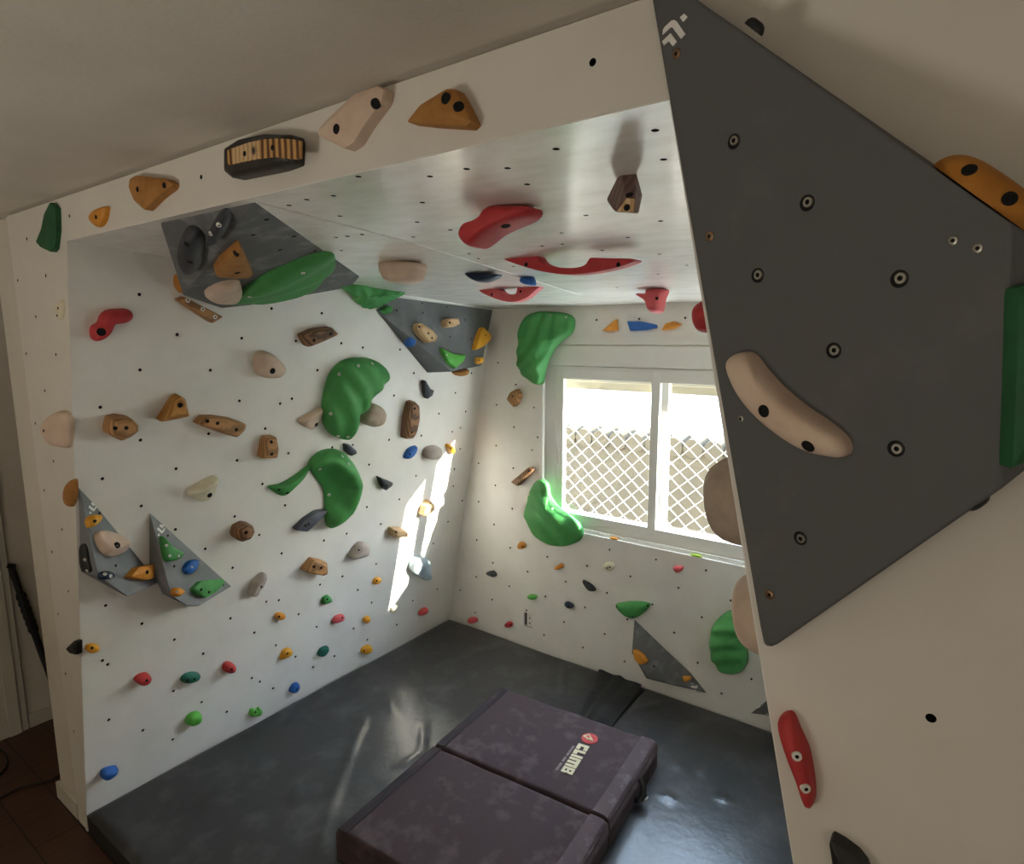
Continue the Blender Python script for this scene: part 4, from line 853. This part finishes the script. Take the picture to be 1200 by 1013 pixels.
# -- right panel
gp_ = 'holds on the right front panel'
hold(FP,'S','red',.028,'long red hold with two pale washers low on the right panel',[(205,445),(215,410),(240,393),(270,400),(300,470),(335,550),(355,650),(363,740),(355,780),(335,795),(320,770),(290,680),(240,560)],[(287,570),(322,700)],'white',.0062,group=gp_,side=.25,crest=[(240,410),(290,570),(345,780)],cw=.35,ck=.3)
hold(FP,'S','black',.028,'black pointed hold at the bottom edge of the right panel',[(418,900),(430,887),(480,915),(540,960),(575,1005),(600,1080),(500,1100),(440,1040),(428,960)],group=gp_,sharp=.1,flat=.3)
k0 = 'holds on the huge dark volume'
hold(pl0,'P','pink_beige',.032,'long curved beige rail hold on the huge dark volume',[(260,120),(280,90),(315,80),(345,95),(380,140),(430,195),(500,255),(580,310),(640,360),(657,400),(645,425),(600,425),(520,405),(430,350),(350,280),(290,200)],group=k0,bolts=[(387,272),(525,382)],br=.0075,side=.25,crest=[(290,110),(370,210),(480,300),(640,400)],cw=.5,ck=.35,rings=12,n=80)
# holds on the faces of the huge volume that turn away from the camera
topn = plane3(fv[1], fv[2], bs[1], fv[2]+np.array([0, 0, 1]));
if topn.n[2] < 0: topn = Plane(topn.o, -topn.n)
def peek(pl, pa, pb, h, m, label, depth, name='climbing_hold', bolts=()):
    """dome straddling a hidden face next to its silhouette edge from pa to pb"""
    ea, eb = pl0.at(pa), pl0.at(pb); mid = (ea+eb)/2; ax = (eb-ea); L2 = np.linalg.norm(ax)/2; ax = ax/np.linalg.norm(ax); iw = np.cross(pl.n, ax)
    ctr = np.mean(np.array(fv+bs), 0)
    if iw@(np.array([mid[0], 0, mid[2]])-mid) < 0: iw = -iw
    c = mid+iw*depth; bm = bmesh.new(); R = []
    for j in range(12):
        a = j/12*math.pi/2; s = math.cos(a)**.6; R.append([bm.verts.new(Vector(c+ax*L2*s*math.cos(b)+iw*depth*.92*s*math.sin(b)+pl.n*h*math.sin(a))) for b in np.linspace(0, 2*math.pi, 40, endpoint=False)])
    for p_, q_ in zip(R[:-1], R[1:]):
        for k in range(40): bm.faces.new((p_[k], p_[(k+1) % 40], q_[(k+1) % 40], q_[k]))
    bm.faces.new(R[-1]); bm.faces.new(R[0][::-1]); bmesh.ops.recalc_face_normals(bm, faces=bm.faces[:])
    o = link(name, bm, m, None, c, 60); tag(o, label, 'climbing hold', k0)
    if bolts:
        t = tris_of(o)
        for p in bolts: bolt(o, t, p, 'dark', .006)
peek(topn, (1080, 184), (1197, 268), .024, 'amber', 'amber domed hold on top of the huge dark volume', .035, bolts=[(1136, 199), (1183, 233)])
peek(topn, (868, 24), (886, 38), .010, 'black', 'tiny black hold on the top edge of the huge dark volume', .010)
botn = plane3(fv[3], fv[4], bs[3], fv[3]-np.array([0, 0, 1]))
if botn.n[2] > 0: botn = Plane(botn.o, -botn.n)
peek(botn, (1128, 601), (1152, 585), .006, 'black', 'tiny black hold under the lower edge of the huge dark volume', .012)
g0 = plane3(fv[2], fv[3], ex[0])
hold(g0,'a','dark_green',.02,'very dark green hold on the right face of the huge dark volume',[(1184,330),(1230,320),(1260,420),(1240,520),(1205,535),(1190,546),(1176,552),(1180,450)],group=k0,sharp=.08,flat=.6,off=.3)

# ================================================================== CAMERA AND LIGHT
cd = bpy.data.cameras.new('camera'); cd.sensor_fit = 'HORIZONTAL'; cd.sensor_width = 36; cd.lens = F_PX/1200*36; cd.clip_start = .02; cd.clip_end = 100
co = bpy.data.objects.new('camera', cd); COL.objects.link(co)
co.matrix_world = Matrix(((RT[0], UP[0], -FW[0], CAM[0]), (RT[1], UP[1], -FW[1], CAM[1]), (RT[2], UP[2], -FW[2], CAM[2]), (0, 0, 0, 1)))
scn.camera = co
def lamp(kind, name, energy, col, loc, d):
    l = bpy.data.lights.new(name, kind); l.energy = energy; l.color = col; o = bpy.data.objects.new(name, l); COL.objects.link(o); o.location = loc
    o.rotation_euler = Vector(d).to_track_quat('-Z', 'Y').to_euler(); return l
sun = lamp('SUN', 'sun', SUN_E, (1, .93, .82), (6, 6, 5), (-1, -.36, -.345)); sun.angle = math.radians(.55)
rear = lamp('AREA', 'side_fill', SIDE_FILL_E, (1, .92, .81), (4.07, -2.2, 1.5), (-1, .08, 0)); rear.shape = 'RECTANGLE'; rear.size = 1.5; rear.size_y = 1.2  # added fill lamp by a windowless wall, brightens the front plywood
up_ = lamp('AREA', 'up_fill', UP_FILL_E, (1, .92, .80), (1.3, -2.9, .8), (0, 0, 1)); up_.shape = 'DISK'; up_.size = .9  # added lamp out of view, lifts the room ceiling's brightness
w = bpy.data.worlds.new('sky'); scn.world = w; w.use_nodes = True; nt = w.node_tree; bg = nt.nodes['Background']
tc = nt.nodes.new('ShaderNodeTexCoord'); sx = nt.nodes.new('ShaderNodeSeparateXYZ'); cr = nt.nodes.new('ShaderNodeValToRGB')
cr.color_ramp.elements[0].position = .0; cr.color_ramp.elements[0].color = (1, .96, .88, 1); cr.color_ramp.elements[1].position = .6; cr.color_ramp.elements[1].color = (.56, .74, 1, 1)
nt.links.new(tc.outputs['Generated'], sx.inputs[0]); nt.links.new(sx.outputs['Z'], cr.inputs[0]); nt.links.new(cr.outputs[0], bg.inputs['Color']); bg.inputs['Strength'].default_value = SKY_E
vs = scn.view_settings; vs.view_transform = 'Standard'; vs.look = 'None'; vs.exposure = EXPO; vs.gamma = 1; vs.use_curve_mapping = False
scn.cycles.diffuse_bounces = 6
